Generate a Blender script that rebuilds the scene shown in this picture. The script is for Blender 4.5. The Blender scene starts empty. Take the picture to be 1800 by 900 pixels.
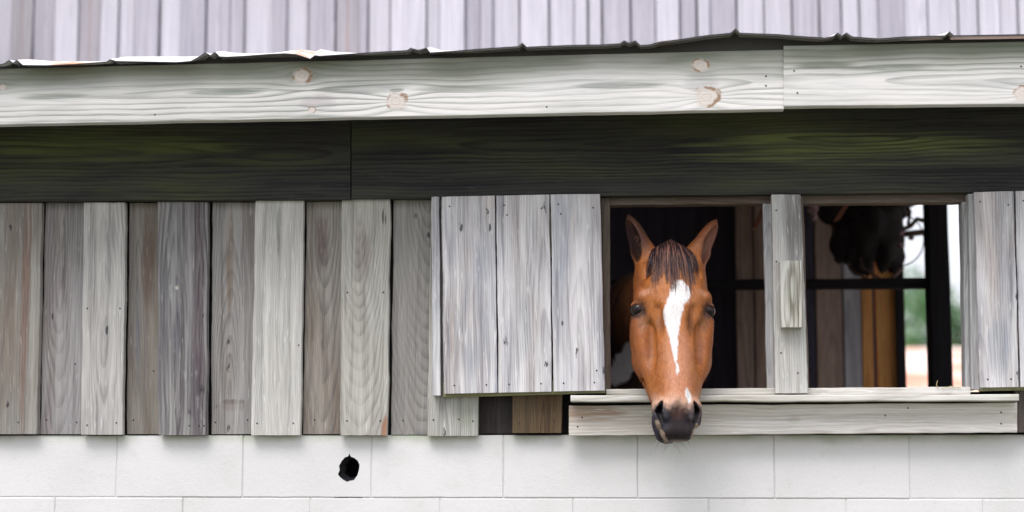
import bpy, bmesh, math, random
import numpy as np
from mathutils import Vector, Matrix, noise as mnoise

# ------------------------------------------------------------------ camera, world, sun, exposure
scene = bpy.context.scene
COL = scene.collection
FPX = 3000.0                                    # focal length in pixels of the 1800 x 900 photograph
YAW, PITCH = math.radians(4.6), math.radians(6.65)
CAM = Vector((0.0, -5.15, 1.14))
FW = Vector((-math.sin(YAW) * math.cos(PITCH), math.cos(YAW) * math.cos(PITCH), math.sin(PITCH)))
RT = Vector((math.cos(YAW), math.sin(YAW), 0.0))
UP = RT.cross(FW)
cd = bpy.data.cameras.new('camera')
cam = bpy.data.objects.new('camera', cd)
COL.objects.link(cam)
cam.matrix_world = Matrix(((RT.x, UP.x, -FW.x, CAM.x), (RT.y, UP.y, -FW.y, CAM.y), (RT.z, UP.z, -FW.z, CAM.z), (0, 0, 0, 1)))
cd.sensor_width = 36.0
cd.lens = 60.0
cd.clip_end = 2000.0
cd.clip_start = 0.05
cd.dof.use_dof = True
cd.dof.focus_distance = 5.02
cd.dof.aperture_fstop = 1.7
scene.camera = cam

SUN_EL, SUN_AZ = math.radians(66), math.radians(208)     # azimuth: where the sun stands, clockwise from +Y
w = bpy.data.worlds.new('World')
scene.world = w
w.use_nodes = True
nt = w.node_tree
sky = nt.nodes.new('ShaderNodeTexSky')
sky.sky_type = 'NISHITA'
sky.sun_disc = False
sky.sun_elevation = SUN_EL
sky.sun_rotation = SUN_AZ
sky.air_density = 1.0
sky.dust_density = 4.0
sky.ozone_density = 1.5
bg = nt.nodes['Background']
bg.inputs['Strength'].default_value = 0.10
veil = nt.nodes.new('ShaderNodeMix')                     # thin bright overcast over the sky
veil.data_type = 'RGBA'
veil.inputs[0].default_value = .8
nt.links.new(sky.outputs[0], veil.inputs[6])
wtc = nt.nodes.new('ShaderNodeTexCoord')                   # an overcast sky is about twice as bright overhead as at the horizon
wsp = nt.nodes.new('ShaderNodeSeparateXYZ')
nt.links.new(wtc.outputs['Generated'], wsp.inputs[0])
wmr = nt.nodes.new('ShaderNodeMapRange')
wmr.inputs[1].default_value = .05
wmr.inputs[2].default_value = .95
wmr.inputs[3].default_value = .84
wmr.inputs[4].default_value = 1.75
nt.links.new(wsp.outputs[2], wmr.inputs[0])
wvm = nt.nodes.new('ShaderNodeVectorMath')
wvm.operation = 'SCALE'
wvm.inputs[0].default_value = (6.6, 6.65, 7.1)
nt.links.new(wmr.outputs[0], wvm.inputs[3])
nt.links.new(wvm.outputs[0], veil.inputs[7])
nt.links.new(veil.outputs[2], bg.inputs['Color'])
sd = bpy.data.lights.new('sun', 'SUN')
sd.energy = 2.1
sd.angle = math.radians(42)
sd.color = (1.0, 0.955, 0.92)
so = bpy.data.objects.new('sun', sd)
COL.objects.link(so)
so.rotation_euler = Vector((math.sin(SUN_AZ) * math.cos(SUN_EL), math.cos(SUN_AZ) * math.cos(SUN_EL), math.sin(SUN_EL))).to_track_quat('Z', 'Y').to_euler()
scene.view_settings.view_transform = 'Standard'
scene.view_settings.look = 'None'
scene.view_settings.gamma = 1.0
scene.view_settings.use_curve_mapping = False
scene.view_settings.exposure = 0.94
scene.render.engine = 'CYCLES'
scene.cycles.use_denoising = True
scene.cycles.max_bounces = 8
scene.cycles.diffuse_bounces = 5
scene.cycles.sample_clamp_indirect = 6.0


def W(px, py, Y):
    """the point of the vertical plane y = Y that the photograph shows at pixel px, py"""
    d = FW * FPX + RT * (px - 900) - UP * (py - 450)
    return CAM + d * ((Y - CAM.y) / d.y)


# ------------------------------------------------------------------ object helpers
def tag(o, label=None, cat=None, group=None, kind=None):
    for k, v in (('label', label), ('category', cat), ('group', group), ('kind', kind)):
        if v:
            o[k] = v
    return o


def empty(name, loc=(0, 0, 0), parent=None):
    o = bpy.data.objects.new(name, None)
    o.empty_display_size = 0.1
    COL.objects.link(o)
    o.location = loc
    if parent:
        o.parent = parent
        o.matrix_parent_inverse = Matrix.Translation(-Vector(parent.location))
    return o


def world_loc(o):
    return Vector(o.get('_wl', o.location))


def mesh_obj(name, verts, faces, mats, parent=None, uvs=None, smooth=False, fmat=None, center=True):
    """verts in world metres; origin is moved to the mesh's centre"""
    verts = [Vector(v) for v in verts]
    c = sum(verts, Vector()) / len(verts) if center else Vector()
    me = bpy.data.meshes.new(name)
    me.from_pydata([v - c for v in verts], [], faces)
    if not isinstance(mats, (list, tuple)):
        mats = [mats]
    for m in mats:
        me.materials.append(m)
    if fmat:
        for p, i in zip(me.polygons, fmat):
            p.material_index = i
    if uvs:
        ul = me.uv_layers.new(name='UVMap')
        for l in me.loops:
            ul.data[l.index].uv = uvs[l.vertex_index]
    if smooth:
        me.shade_smooth()
    me.update()
    o = bpy.data.objects.new(name, me)
    COL.objects.link(o)
    o.location = c
    if parent:
        o.parent = parent
        o.matrix_parent_inverse = Matrix.Translation(-abs_loc(parent))
    return o


ABS = {}


def abs_loc(o):
    # our parents are all Empties or meshes without rotation: location is absolute by construction
    return Vector(o.location)


class MB:
    def __init__(s):
        s.v, s.f, s.uv, s.m = [], [], [], []

    def add(s, vs, fs, uvs=None, mi=0):
        b = len(s.v)
        s.v += [tuple(v) for v in vs]
        s.f += [tuple(i + b for i in f) for f in fs]
        s.uv += uvs if uvs else [(0, 0)] * len(vs)
        s.m += [mi] * len(fs)

    def box(s, x0, x1, y0, y1, z0, z1, mi=0):
        vs = [(x, y, z) for x in (x0, x1) for y in (y0, y1) for z in (z0, z1)]
        s.add(vs, [(0, 1, 3, 2), (4, 6, 7, 5), (0, 4, 5, 1), (2, 3, 7, 6), (0, 2, 6, 4), (1, 5, 7, 3)],
              [(v[0], v[2]) for v in vs], mi)

    def tube(s, pts, rad, n=6, mi=0, caps=True):
        pts = [Vector(p) for p in pts]
        rings = []
        vs, fs = [], []
        for i, p in enumerate(pts):
            t = (pts[min(i + 1, len(pts) - 1)] - pts[max(i - 1, 0)]).normalized()
            a = t.orthogonal().normalized() if i == 0 else (a - t * a.dot(t)).normalized()
            b = t.cross(a)
            r = rad[i] if isinstance(rad, (list, tuple)) else rad
            for k in range(n):
                th = 2 * math.pi * k / n
                vs.append(p + (a * math.cos(th) + b * math.sin(th)) * r)
        for i in range(len(pts) - 1):
            for k in range(n):
                fs.append((i * n + k, i * n + (k + 1) % n, (i + 1) * n + (k + 1) % n, (i + 1) * n + k))
        if caps:
            fs.append(tuple(range(n))[::-1])
            fs.append(tuple((len(pts) - 1) * n + k for k in range(n)))
        s.add(vs, fs, None, mi)

    def build(s, name, mats, parent=None, smooth=False):
        return mesh_obj(name, s.v, s.f, mats, parent, s.uv, smooth, s.m)


# ------------------------------------------------------------------ node helpers
class N:
    def __init__(s, mat):
        mat.use_nodes = True
        s.t = mat.node_tree
        s.bsdf = s.t.nodes['Principled BSDF']

    def node(s, typ, **kw):
        n = s.t.nodes.new(typ)
        for k, v in kw.items():
            setattr(n, k, v)
        return n

    def link(s, a, b):
        s.t.links.new(a, b)

    def put(s, sock, v):
        if isinstance(v, bpy.types.NodeSocket):
            s.link(v, sock)
        else:
            sock.default_value = v

    def math(s, op, a, b=0.0, c=0.0, clamp=False):
        n = s.node('ShaderNodeMath', operation=op, use_clamp=clamp)
        s.put(n.inputs[0], a)
        s.put(n.inputs[1], b)
        s.put(n.inputs[2], c)
        return n.outputs[0]

    def comb(s, x, y, z):
        n = s.node('ShaderNodeCombineXYZ')
        for i, v in enumerate((x, y, z)):
            s.put(n.inputs[i], v)
        return n.outputs[0]

    def noise(s, vec, scale=1.0, detail=2.0, rough=0.5, dist=0.0):
        n = s.node('ShaderNodeTexNoise')
        s.link(vec, n.inputs['Vector'])
        n.inputs['Scale'].default_value = scale
        n.inputs['Detail'].default_value = detail
        n.inputs['Roughness'].default_value = rough
        n.inputs['Distortion'].default_value = dist
        return n.outputs['Fac']

    def ramp(s, fac, lo, hi):
        n = s.node('ShaderNodeMapRange', interpolation_type='SMOOTHSTEP')
        s.put(n.inputs[0], fac)
        s.put(n.inputs[1], lo)
        s.put(n.inputs[2], hi)
        return n.outputs[0]

    def mix(s, fac, a, b, blend='MIX'):
        n = s.node('ShaderNodeMix', data_type='RGBA', blend_type=blend)
        s.put(n.inputs[0], fac)
        for sock, v in ((n.inputs[6], a), (n.inputs[7], b)):
            if isinstance(v, tuple):
                v = (*v, 1.0) if len(v) == 3 else v
            s.put(sock, v)
        return n.outputs[2]

    def bump(s, h, strength, dist):
        n = s.node('ShaderNodeBump')
        n.inputs['Strength'].default_value = strength
        n.inputs['Distance'].default_value = dist
        s.link(h, n.inputs['Height'])
        s.link(n.outputs[0], s.bsdf.inputs['Normal'])

    def set(s, k, v):
        s.put(s.bsdf.inputs[k], v)


def wood(name, seed, light=(.47, .455, .47), dark=(.20, .185, .185), brown=(.25, .175, .14), brown_amt=.4, dark_amt=.5,
         spacing=.0048, tilt=.035, u0=0.0, d0=.02, v0=0.0, ringc=.55, knots=(), green=0.0, green_col=(.17, .24, .10), fine=1.0, gain=1.0, bumpk=.55, blue=.22, pits=0.0, pit_scale=1.0,
         warm=None, rough=.8, along_x=False, stains=()):
    """weathered sawn softwood: growth rings of a tilted trunk cut by the board's face, fibres, stains, knots"""
    light, dark, brown = (tuple(c * gain for c in q) for q in (light, dark, brown))
    m = bpy.data.materials.new(name)
    n = N(m)
    uv = n.node('ShaderNodeUVMap')
    sep = n.node('ShaderNodeSeparateXYZ')
    n.link(uv.outputs[0], sep.inputs[0])
    U, V = sep.outputs[0], sep.outputs[1]
    info = n.node('ShaderNodeObjectInfo')
    sc = n.node('ShaderNodeSeparateColor')
    n.link(info.outputs['Color'], sc.inputs[0])
    # object colour: R seed, G tone (0.5 = as given), B extra brown (0.5 = as given)
    S = n.math('MULTIPLY_ADD', sc.outputs[0], 91.0, seed * 13.7)
    P = lambda a, b, z=0.0: n.comb(n.math('MULTIPLY', U, a), n.math('MULTIPLY', V, b), n.math('ADD', S, z))
    n1 = n.math('SUBTRACT', n.noise(P(9, 2.2), 1, 2), .5)
    n2 = n.math('SUBTRACT', n.noise(P(4, 1.3, 5), 1, 2), .5)
    uc = n.math('MULTIPLY_ADD', n1, .035, n.math('SUBTRACT', U, u0))
    uc = n.math('SUBTRACT', uc, n.math('MULTIPLY', n.math('SUBTRACT', sc.outputs[0], .5), .05))
    dd = n.math('ADD', n.math('MULTIPLY_ADD', V, tilt, d0 - v0 * tilt), n.math('MULTIPLY', n2, .05))
    r = n.math('SQRT', n.math('ADD', n.math('MULTIPLY', uc, uc), n.math('MULTIPLY', dd, dd)))
    core = None
    for (ku, kv, kr) in knots:
        du = n.math('SUBTRACT', U, ku)
        dv = n.math('MULTIPLY', n.math('SUBTRACT', V, kv), .42)
        q = n.math('ADD', n.math('MULTIPLY', du, du), n.math('MULTIPLY', dv, dv))
        e = n.math('POWER', 2.718, n.math('MULTIPLY', q, -1.0 / (kr * 1.9) ** 2))
        sgn = n.math('DIVIDE', du, n.math('SQRT', n.math('ADD', q, kr * kr * .3)))
        r = n.math('ADD', r, n.math('MULTIPLY', n.math('MULTIPLY', e, sgn), -kr * 1.1))
        dv2 = n.math('MULTIPLY', n.math('SUBTRACT', V, kv), .8)
        k = n.math('SQRT', n.math('ADD', n.math('MULTIPLY', du, du), n.math('MULTIPLY', dv2, dv2)))
        k = n.math('ADD', n.math('DIVIDE', k, kr), n.math('MULTIPLY', n1, .9))
        k = n.math('ADD', k, n.math('MULTIPLY', n.math('SUBTRACT', n.noise(P(38, 26, 71), 1, 3), .5), .9))
        core = k if core is None else n.math('MINIMUM', core, k)
    g = n.math('FRACT', n.math('DIVIDE', r, spacing))
    band = n.math('MULTIPLY', n.ramp(g, .35, .93), n.math('SUBTRACT', 1.0, n.ramp(g, .94, 1.0)))
    big = n.noise(P(11, 1.1, 9), 1, 3)
    cvar = n.ramp(big, .3, .68)
    streak = n.noise(P(62, 1.3, 2), 1, 4, .62)
    streak2 = n.noise(P(34, 1.7, 12), 1, 3, .6)
    fibre = n.noise(P(420, 9, 3), 1, 2, .6)
    patch = n.noise(P(10, 1.3, 21), 1, 3, .55)
    patch2 = n.noise(P(16, 2.4, 33), 1, 3, .6)
    tone = n.math('MULTIPLY', n.math('SUBTRACT', sc.outputs[1], .5), 1.6)
    col = n.mix(n.math('MULTIPLY', n.math('ADD', n.math('SUBTRACT', n.ramp(patch2, .38, .72), n.math('MULTIPLY', tone, .9)), .0, clamp=True), dark_amt, clamp=True),
                light, tuple(.5 * (a + b) for a, b in zip(light, dark)))
    bsel = n.math('ADD', n.ramp(patch, .40, .70), n.math('MULTIPLY', n.math('SUBTRACT', sc.outputs[2], .5), 2.0), clamp=True)
    col = n.mix(n.math('MULTIPLY', bsel, brown_amt), col, brown)
    for (su, sv, sw, sl, scol, sa) in stains:
        a = n.math('DIVIDE', n.math('SUBTRACT', U, su), sw)
        b = n.math('DIVIDE', n.math('SUBTRACT', V, sv), sl)
        q = n.math('ADD', n.math('ADD', n.math('MULTIPLY', a, a), n.math('MULTIPLY', b, b)), n.math('ADD', n.math('MULTIPLY', n1, 1.6), n.math('MULTIPLY', n.math('SUBTRACT', streak, .5), 2.6)))
        col = n.mix(n.math('MULTIPLY', n.ramp(q, 1.0, .1), sa), col, scol)
    patch3 = n.noise(P(15, 2.0, 77), 1, 4, .6)
    col = n.mix(n.math('MULTIPLY', n.ramp(patch3, .48, .70), blue), col, tuple(c * k for c, k in zip(light, (.50, .57, .66))))
    rf = n.math('MULTIPLY', band, n.math('MULTIPLY_ADD', cvar, .75, .25))
    col = n.mix(n.math('MULTIPLY', rf, ringc), col, dark)
    col = n.mix(n.math('MULTIPLY', n.ramp(streak, .47, .72), (.55 * dark_amt + .25) * fine), col, dark)
    col = n.mix(n.math('MULTIPLY', n.ramp(streak2, .52, .34), .45 * fine), col, tuple(min(.85, c * 1.3) for c in light))
    col = n.mix(n.math('MULTIPLY', n.ramp(streak2, .55, .75), .40 * dark_amt * fine), col, (dark[0] * .9, dark[1] * 1.0, dark[2] * 1.15))
    col = n.mix(n.math('MULTIPLY', n.ramp(fibre, .45, .8), .30 * (.5 + .5 * fine)), col, dark)
    fleck = n.noise(P(170, 15, 61), 1, 2, .5)
    col = n.mix(n.math('MULTIPLY', n.ramp(fleck, .62, .76), .55 * fine), col, tuple(min(.85, c * 1.5) for c in light))
    col = n.mix(n.math('MULTIPLY', n.ramp(fibre, .55, .3), .22), col, tuple(min(.85, c * 1.45) for c in light))
    if green:
        gn = n.noise(P(8, 2.0, 44), 1, 3)
        edge = n.ramp(n.math('MULTIPLY_ADD', n1, .08, U), -.02, .075) if along_x else n.ramp(n.noise(P(5, .8, 51), 1, 1), .35, .7)
        col = n.mix(n.math('MULTIPLY', n.math('MULTIPLY', n.ramp(gn, .05 if along_x else .2, .55 if along_x else .7), edge), green), col, green_col)
    if core is not None:
        kc = n.math('FRACT', n.math('MULTIPLY', core, 2.3))
        kcol = n.mix(n.math('MULTIPLY', n.ramp(kc, .3, .9), .6), (.62, .56, .52), (.50, .42, .36))
        col = n.mix(n.math('MULTIPLY', n.ramp(core, 1.25, .7), .75), col, kcol)
        rim = n.math('MULTIPLY', n.ramp(core, .72, .9), n.ramp(core, 1.18, .98))
        rimn = n.ramp(n.noise(P(45, 30, 7), 1, 2), .46, .60)
        col = n.mix(n.math('MULTIPLY', rim, n.math('MULTIPLY_ADD', rimn, .80, .03)), col, (.22, .12, .05))
    h = n.math('ADD', n.math('MULTIPLY', rf, .5), n.math('MULTIPLY', fibre, -.6))
    if pits:
        vo = n.node('ShaderNodeTexVoronoi', voronoi_dimensions='2D')
        n.link(n.comb(n.math('MULTIPLY_ADD', U, 24 / pit_scale, S), n.math('MULTIPLY_ADD', V, 10 / pit_scale, S), 0.0), vo.inputs['Vector'])
        vo.inputs['Scale'].default_value = 1.0
        sc2 = n.node('ShaderNodeSeparateColor')
        n.link(vo.outputs['Color'], sc2.inputs[0])
        pick = n.math('LESS_THAN', sc2.outputs[0], pits)
        ds = n.math('ADD', vo.outputs['Distance'], n.math('MULTIPLY', n.math('SUBTRACT', n.noise(P(230, 60, 8), 1, 3), .5), .55))
        pit = n.math('MULTIPLY', n.ramp(ds, n.math('MULTIPLY_ADD', sc2.outputs[1], .09, .07), .03), pick)
        col = n.mix(n.math('MULTIPLY', pit, .85), col, (.035, .035, .045))
        h = n.math('SUBTRACT', h, n.math('MULTIPLY', pit, 2.0))
    n.set('Base Color', col)
    n.set('Roughness', rough)
    n.set('Specular IOR Level', .25)
    n.bump(h, bumpk, .0016)
    return m


def plain(name, col, rough=.8, metal=0.0, var=.25, scale=6.0, bump=0.0, spec=.4):
    m = bpy.data.materials.new(name)
    n = N(m)
    tc = n.node('ShaderNodeTexCoord')
    f = n.noise(tc.outputs['Object'], scale, 4, .6)
    c2 = tuple(c * (1 - var) for c in col)
    n.set('Base Color', n.mix(n.ramp(f, .3, .7), col, c2))
    n.set('Roughness', rough)
    n.set('Metallic', metal)
    n.set('Specular IOR Level', spec)
    if bump:
        n.bump(n.noise(tc.outputs['Object'], scale * 12, 3), bump, .002)
    return m


NAILM = plain('rusty_iron', (.07, .055, .055), .6, .5)


# ------------------------------------------------------------------ boards
def board(name, A0, A1, B0, B1, Y, t, mat, parent, seed=0, tone=.5, brownv=.5, jit=.0012, nst=26, nails=(), notch=None, r=.0025, lean=0.0):
    """a sawn board in the wall: front face in the plane y=Y, thickness t behind it. A0-A1 is the start edge, B0-B1 the end edge (x,z).
    nails: (s, c) fractions along / across."""
    rnd = random.Random(seed * 7919 + 13)
    A0, A1, B0, B1 = [Vector((p[0], p[1])) for p in (A0, A1, B0, B1)]
    ln = ((B0 + B1) / 2 - (A0 + A1) / 2).length
    wd = ((A1 - A0).length + (B1 - B0).length) / 2
    cup = rnd.uniform(-.0015, .0015)
    nf = 7
    # profile: (across 0..1 plus offset in metres, depth)
    prof = [(0, 0, r), (0, r * .3, r * .3), ]
    prof += [(k / nf, (r if k == 0 else -r if k == nf else 0), 0) for k in range(nf + 1)]
    prof += [(1, -r * .3, r * .3), (1, 0, r), (1, 0, t), (0, 0, t)]
    np_ = len(prof)
    verts, uvs = [], []
    ph = rnd.uniform(0, 50)
    for i in range(nst + 1):
        s = i / nst
        if i == 0:
            pull = 0
        e0 = mnoise.noise((s * ln * 6 + ph, 0, seed)) * jit * 2 + rnd.uniform(-jit, jit) * .4
        e1 = mnoise.noise((s * ln * 6 + ph, 9, seed)) * jit * 2 + rnd.uniform(-jit, jit) * .4
        L = A0.lerp(B0, s)
        R = A1.lerp(B1, s)
        ax = (R - L).normalized()
        alx = ((B0 + B1) / 2 - (A0 + A1) / 2).normalized()
        bow = mnoise.noise((s * 1.7 + ph, 4, seed)) * .0015
        for (c, off, dep) in prof:
            q = L.lerp(R, c) + ax * (off + e0 * (1 - c) + e1 * c)
            if i in (0, nst):
                q = q + alx * mnoise.noise((c * 5 + ph, 2 + i, seed)) * jit
                if dep < r and c in (0, 1) or dep == 0:
                    pass
            if notch and i > nst - 3 and c > .8:
                q = q - ax * notch * (c - .8) * (i - nst + 3)
            y = Y + dep + bow + cup * (1 - (2 * c - 1) ** 2) + lean * (s - .5)
            verts.append((q.x, y, q.y))
            # V is the true length along the board so that knots keep their place
            uvs.append(((c - .5) * wd + off + (dep * .7 if c == 1 and dep > r else -dep * .7 if c == 0 and dep > r else 0), s * ln))
    faces = []
    for i in range(nst):
        for k in range(np_):
            a, b = i * np_ + k, i * np_ + (k + 1) % np_
            faces.append((a, b, b + np_, a + np_))
    faces.append(tuple(range(np_))[::-1])
    faces.append(tuple(nst * np_ + k for k in range(np_)))
    # consistent outward normals: test one front face
    v = [Vector(x) for x in verts]
    f = faces[3]
    nrm = (v[f[1]] - v[f[0]]).cross(v[f[2]] - v[f[1]])
    if nrm.y > 0:
        faces = [tuple(reversed(q)) for q in faces]
    fm = [0] * len(faces)
    for (s, c) in nails:
        p = A0.lerp(B0, s).lerp(A1.lerp(B1, s), c)
        b0 = len(verts)
        rr = .0029
        yy = Y + cup * (1 - (2 * c - 1) ** 2) + lean * (s - .5) + mnoise.noise((s * 1.7 + ph, 4, seed)) * .0015
        for kk in range(8):
            th = kk * math.pi / 4
            verts.append((p.x + rr * math.cos(th), yy + .0003, p.y + rr * math.sin(th)))
            uvs.append((0, 0))
        for kk in range(8):
            th = kk * math.pi / 4
            verts.append((p.x + rr * .7 * math.cos(th), yy - .0012, p.y + rr * .7 * math.sin(th)))
            uvs.append((0, 0))
        for kk in range(8):
            faces.append((b0 + kk, b0 + (kk + 1) % 8, b0 + 8 + (kk + 1) % 8, b0 + 8 + kk))
            fm.append(1)
        faces.append(tuple(b0 + 8 + kk for kk in range(8)))
        fm.append(1)
    o = mesh_obj(name, verts, faces, [mat, NAILM], parent, uvs, False, fm)
    rc = random.Random(seed + 5)
    o.color = (rc.random(), tone, brownv, 1)
    return o


def pxq(p, Y):
    q = W(p[0], p[1], Y)
    return (q.x, q.z)


def vboard(name, xt0, xt1, xb0, xb1, yt, yb, Y, t, mat, parent, **k):
    """vertical board from photograph pixels on the plane y=Y: top edge xt0..xt1 at yt, bottom edge xb0..xb1 at yb"""
    yt = yt if isinstance(yt, tuple) else (yt, yt)
    yb = yb if isinstance(yb, tuple) else (yb, yb)
    return board(name, pxq((xb0, yb[0]), Y), pxq((xb1, yb[1]), Y), pxq((xt0, yt[0]), Y), pxq((xt1, yt[1]), Y), Y, t, mat, parent, **k)


def hboard(name, x0, x1, y0t, y0b, y1t, y1b, Y, t, mat, parent, **k):
    """horizontal board: left end x0 (top y0t, bottom y0b), right end x1"""
    return board(name, pxq((x0, y0b), Y), pxq((x0, y0t), Y), pxq((x1, y1b), Y), pxq((x1, y1t), Y), Y, t, mat, parent, **k)


# ------------------------------------------------------------------ ground and hillside
def terrain():
    m = bpy.data.materials.new('pasture')
    n = N(m)
    tc = n.node('ShaderNodeTexCoord')
    sp = n.node('ShaderNodeSeparateXYZ')
    n.link(tc.outputs['Object'], sp.inputs[0])
    f = n.noise(tc.outputs['Object'], .6, 5, .6)
    f2 = n.noise(tc.outputs['Object'], 9, 4, .6)
    grass = n.mix(n.ramp(f2, .3, .7), (.075, .085, .045), (.14, .13, .10))
    clay = n.mix(n.ramp(n.noise(tc.outputs['Object'], .45, 4, .6), .42, .58), (.62, .50, .44), (.52, .20, .13))
    far = n.ramp(n.math('MULTIPLY_ADD', n.math('SUBTRACT', f, .5), 3.0, sp.outputs[1]), 5.0, 9.0)
    n.set('Base Color', n.mix(far, grass, clay))
    n.set('Roughness', .95)
    n.bump(f2, .4, .03)
    ys = [-60, -30, -15, -8, -5, -3, -1, 0, 1, 2, 3, 4, 5, 6, 7, 8] + [10 + 3 * i for i in range(16)] + [60, 68, 78, 90, 120, 180, 300, 600, 1200]
    xs = [-1200, -500, -200, -100, -60] + [-40 + 4 * i for i in range(21)] + [60, 100, 200, 500, 1200]
    vs, fs = [], []
    for y in ys:
        for x in xs:
            z = 0.0
            if y > 8:
                k = min(1, (y - 8) / 34.0)
                z = 3.95 * k * k * (3 - 2 * k)
                if y > 42:
                    k2 = min(1, (y - 42) / 18.0)
                    z -= 2.4 * k2 * k2 * (3 - 2 * k2)
                z += mnoise.noise((x * .05, y * .05, 0)) * .15 * min(1, (y - 8) / 10)
            vs.append((x, y, z))
    nx = len(xs)
    for j in range(len(ys) - 1):
        for i in range(nx - 1):
            a = j * nx + i
            fs.append((a, a + 1, a + nx + 1, a + nx))
    o = mesh_obj('ground', vs, fs, m, None, None, True, center=False)
    tag(o, kind='structure')


terrain()

# ------------------------------------------------------------------ the barn
barn = empty('horse_barn', (0, 0, 0))
tag(barn, 'weathered grey board barn with shuttered stall windows above a white block base', 'barn')

# --- block base
paint = bpy.data.materials.new('painted_block')
n = N(paint)
tc = n.node('ShaderNodeTexCoord')
f1 = n.noise(tc.outputs['Object'], 2.2, 4, .6)
f2 = n.noise(tc.outputs['Object'], 60, 4, .7)
f3 = n.noise(tc.outputs['Object'], 9, 4, .6)
c = n.mix(n.ramp(f1, .35, .7), (.72, .71, .715), (.66, .655, .655))
c = n.mix(n.math('MULTIPLY', n.ramp(f3, .5, .8), .25), c, (.55, .58, .54))
c = n.mix(n.math('MULTIPLY', n.ramp(f2, .60, .78), .30), c, (.42, .43, .42))
c = n.mix(n.math('MULTIPLY', n.ramp(n.noise(tc.outputs['Object'], 26, 5, .7), .60, .74), .22), c, (.46, .47, .40))
sp = n.node('ShaderNodeSeparateXYZ')
geo = n.node('ShaderNodeNewGeometry')
n.link(geo.outputs['Position'], sp.inputs[0])
zz = n.math('ADD', sp.outputs[2], n.math('MULTIPLY', n.math('SUBTRACT', f3, .5), .05))
# algae stain that grew in the wet strip under the board ends
gx = n.comb(n.math('MULTIPLY', sp.outputs[0], 5.0), 0.0, 3.0)
c = n.mix(n.math('MULTIPLY', n.math('MULTIPLY', n.ramp(zz, 1.168, 1.203), n.ramp(n.noise(gx, 1, 2), .36, .58)), .55), c, (.30, .36, .20))
n.set('Base Color', c)
n.set('Roughness', .75)
n.set('Specular IOR Level', .3)
n.bump(n.math('ADD', f2, n.math('MULTIPLY', n.noise(tc.outputs['Object'], 220, 2), .8)), .42, .002)

ZT = W(900, 764, 0).z
mb = MB()
mort = .0034


def block(mb, x0, x1, z0, z1, y0, y1, hole=None, rnd=random):
    b = .0024
    g = .0012
    x0 += g; x1 -= g; z0 += g; z1 -= g
    def ring(y, ins):
        pts = []
        n_ = 10
        for k in range(n_): pts.append((x0 + ins + (x1 - x0 - 2 * ins) * k / n_, z0 + ins))
        for k in range(4): pts.append((x1 - ins, z0 + ins + (z1 - z0 - 2 * ins) * k / 4))
        for k in range(n_): pts.append((x1 - ins - (x1 - x0 - 2 * ins) * k / n_, z1 - ins))
        for k in range(4): pts.append((x0 + ins, z1 - ins - (z1 - z0 - 2 * ins) * k / 4))
        return [(p[0] + mnoise.noise((p[0] * 30, p[1] * 30, 1)) * .0009, y, p[1] + mnoise.noise((p[0] * 30, p[1] * 30, 7)) * .0009) for p in pts]
    r0, r1, r2 = ring(y1, 0), ring(y0 + b, 0), ring(y0, b)
    m_ = len(r0)
    fs = []
    for k in range(m_):
        for q in (0, 1):
            fs.append((q * m_ + k, q * m_ + (k + 1) % m_, (q + 1) * m_ + (k + 1) % m_, (q + 1) * m_ + k))
    if hole is None:
        fs.append(tuple(2 * m_ + k for k in range(m_)))
        mb.add(r0 + r1 + r2, fs)
    else:
        mb.add(r0 + r1 + r2, fs)
        bm = bmesh.new()
        vo = [bm.verts.new(p) for p in r2]
        vh = [bm.verts.new((p[0], y0, p[1])) for p in hole]
        es = [bm.edges.new((vo[i], vo[(i + 1) % len(vo)])) for i in range(len(vo))]
        es += [bm.edges.new((vh[i], vh[(i + 1) % len(vh)])) for i in range(len(vh))]
        bmesh.ops.triangle_fill(bm, edges=es, use_beauty=True, use_dissolve=False)
        bm.verts.index_update()
        bm.verts.ensure_lookup_table()
        vs = [tuple(v.co) for v in bm.verts]
        fl = []
        for f in bm.faces:
            ids = [v.index for v in f.verts]
            nn = f.normal
            fl.append(tuple(ids if nn.y < 0 else ids[::-1]))
        mb.add(vs, fl)
        bm.free()
        hh = len(hole)
        cx = sum(p[0] for p in hole) / hh
        cz = sum(p[1] for p in hole) / hh
        t0 = [(p[0], y0, p[1]) for p in hole]
        t1 = [(cx + (p[0] - cx) * 1.02, y0 + .03, cz + (p[1] - cz) * 1.02) for p in hole]
        t2 = [(cx + (p[0] - cx) * .72 + .003, y0 + .045, cz + (p[1] - cz) * .75) for p in hole]
        t3 = [(cx + (p[0] - cx) * .7, y0 + .15, cz + (p[1] - cz) * .7) for p in hole]
        fs = []
        for q in range(3):
            for k in range(hh):
                fs.append((q * hh + k, q * hh + (k + 1) % hh, (q + 1) * hh + (k + 1) % hh, (q + 1) * hh + k))
        fs.append(tuple(3 * hh + k for k in range(hh))[::-1])
        mb.add(t0 + t1 + t2 + t3, fs, None, 1)


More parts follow.
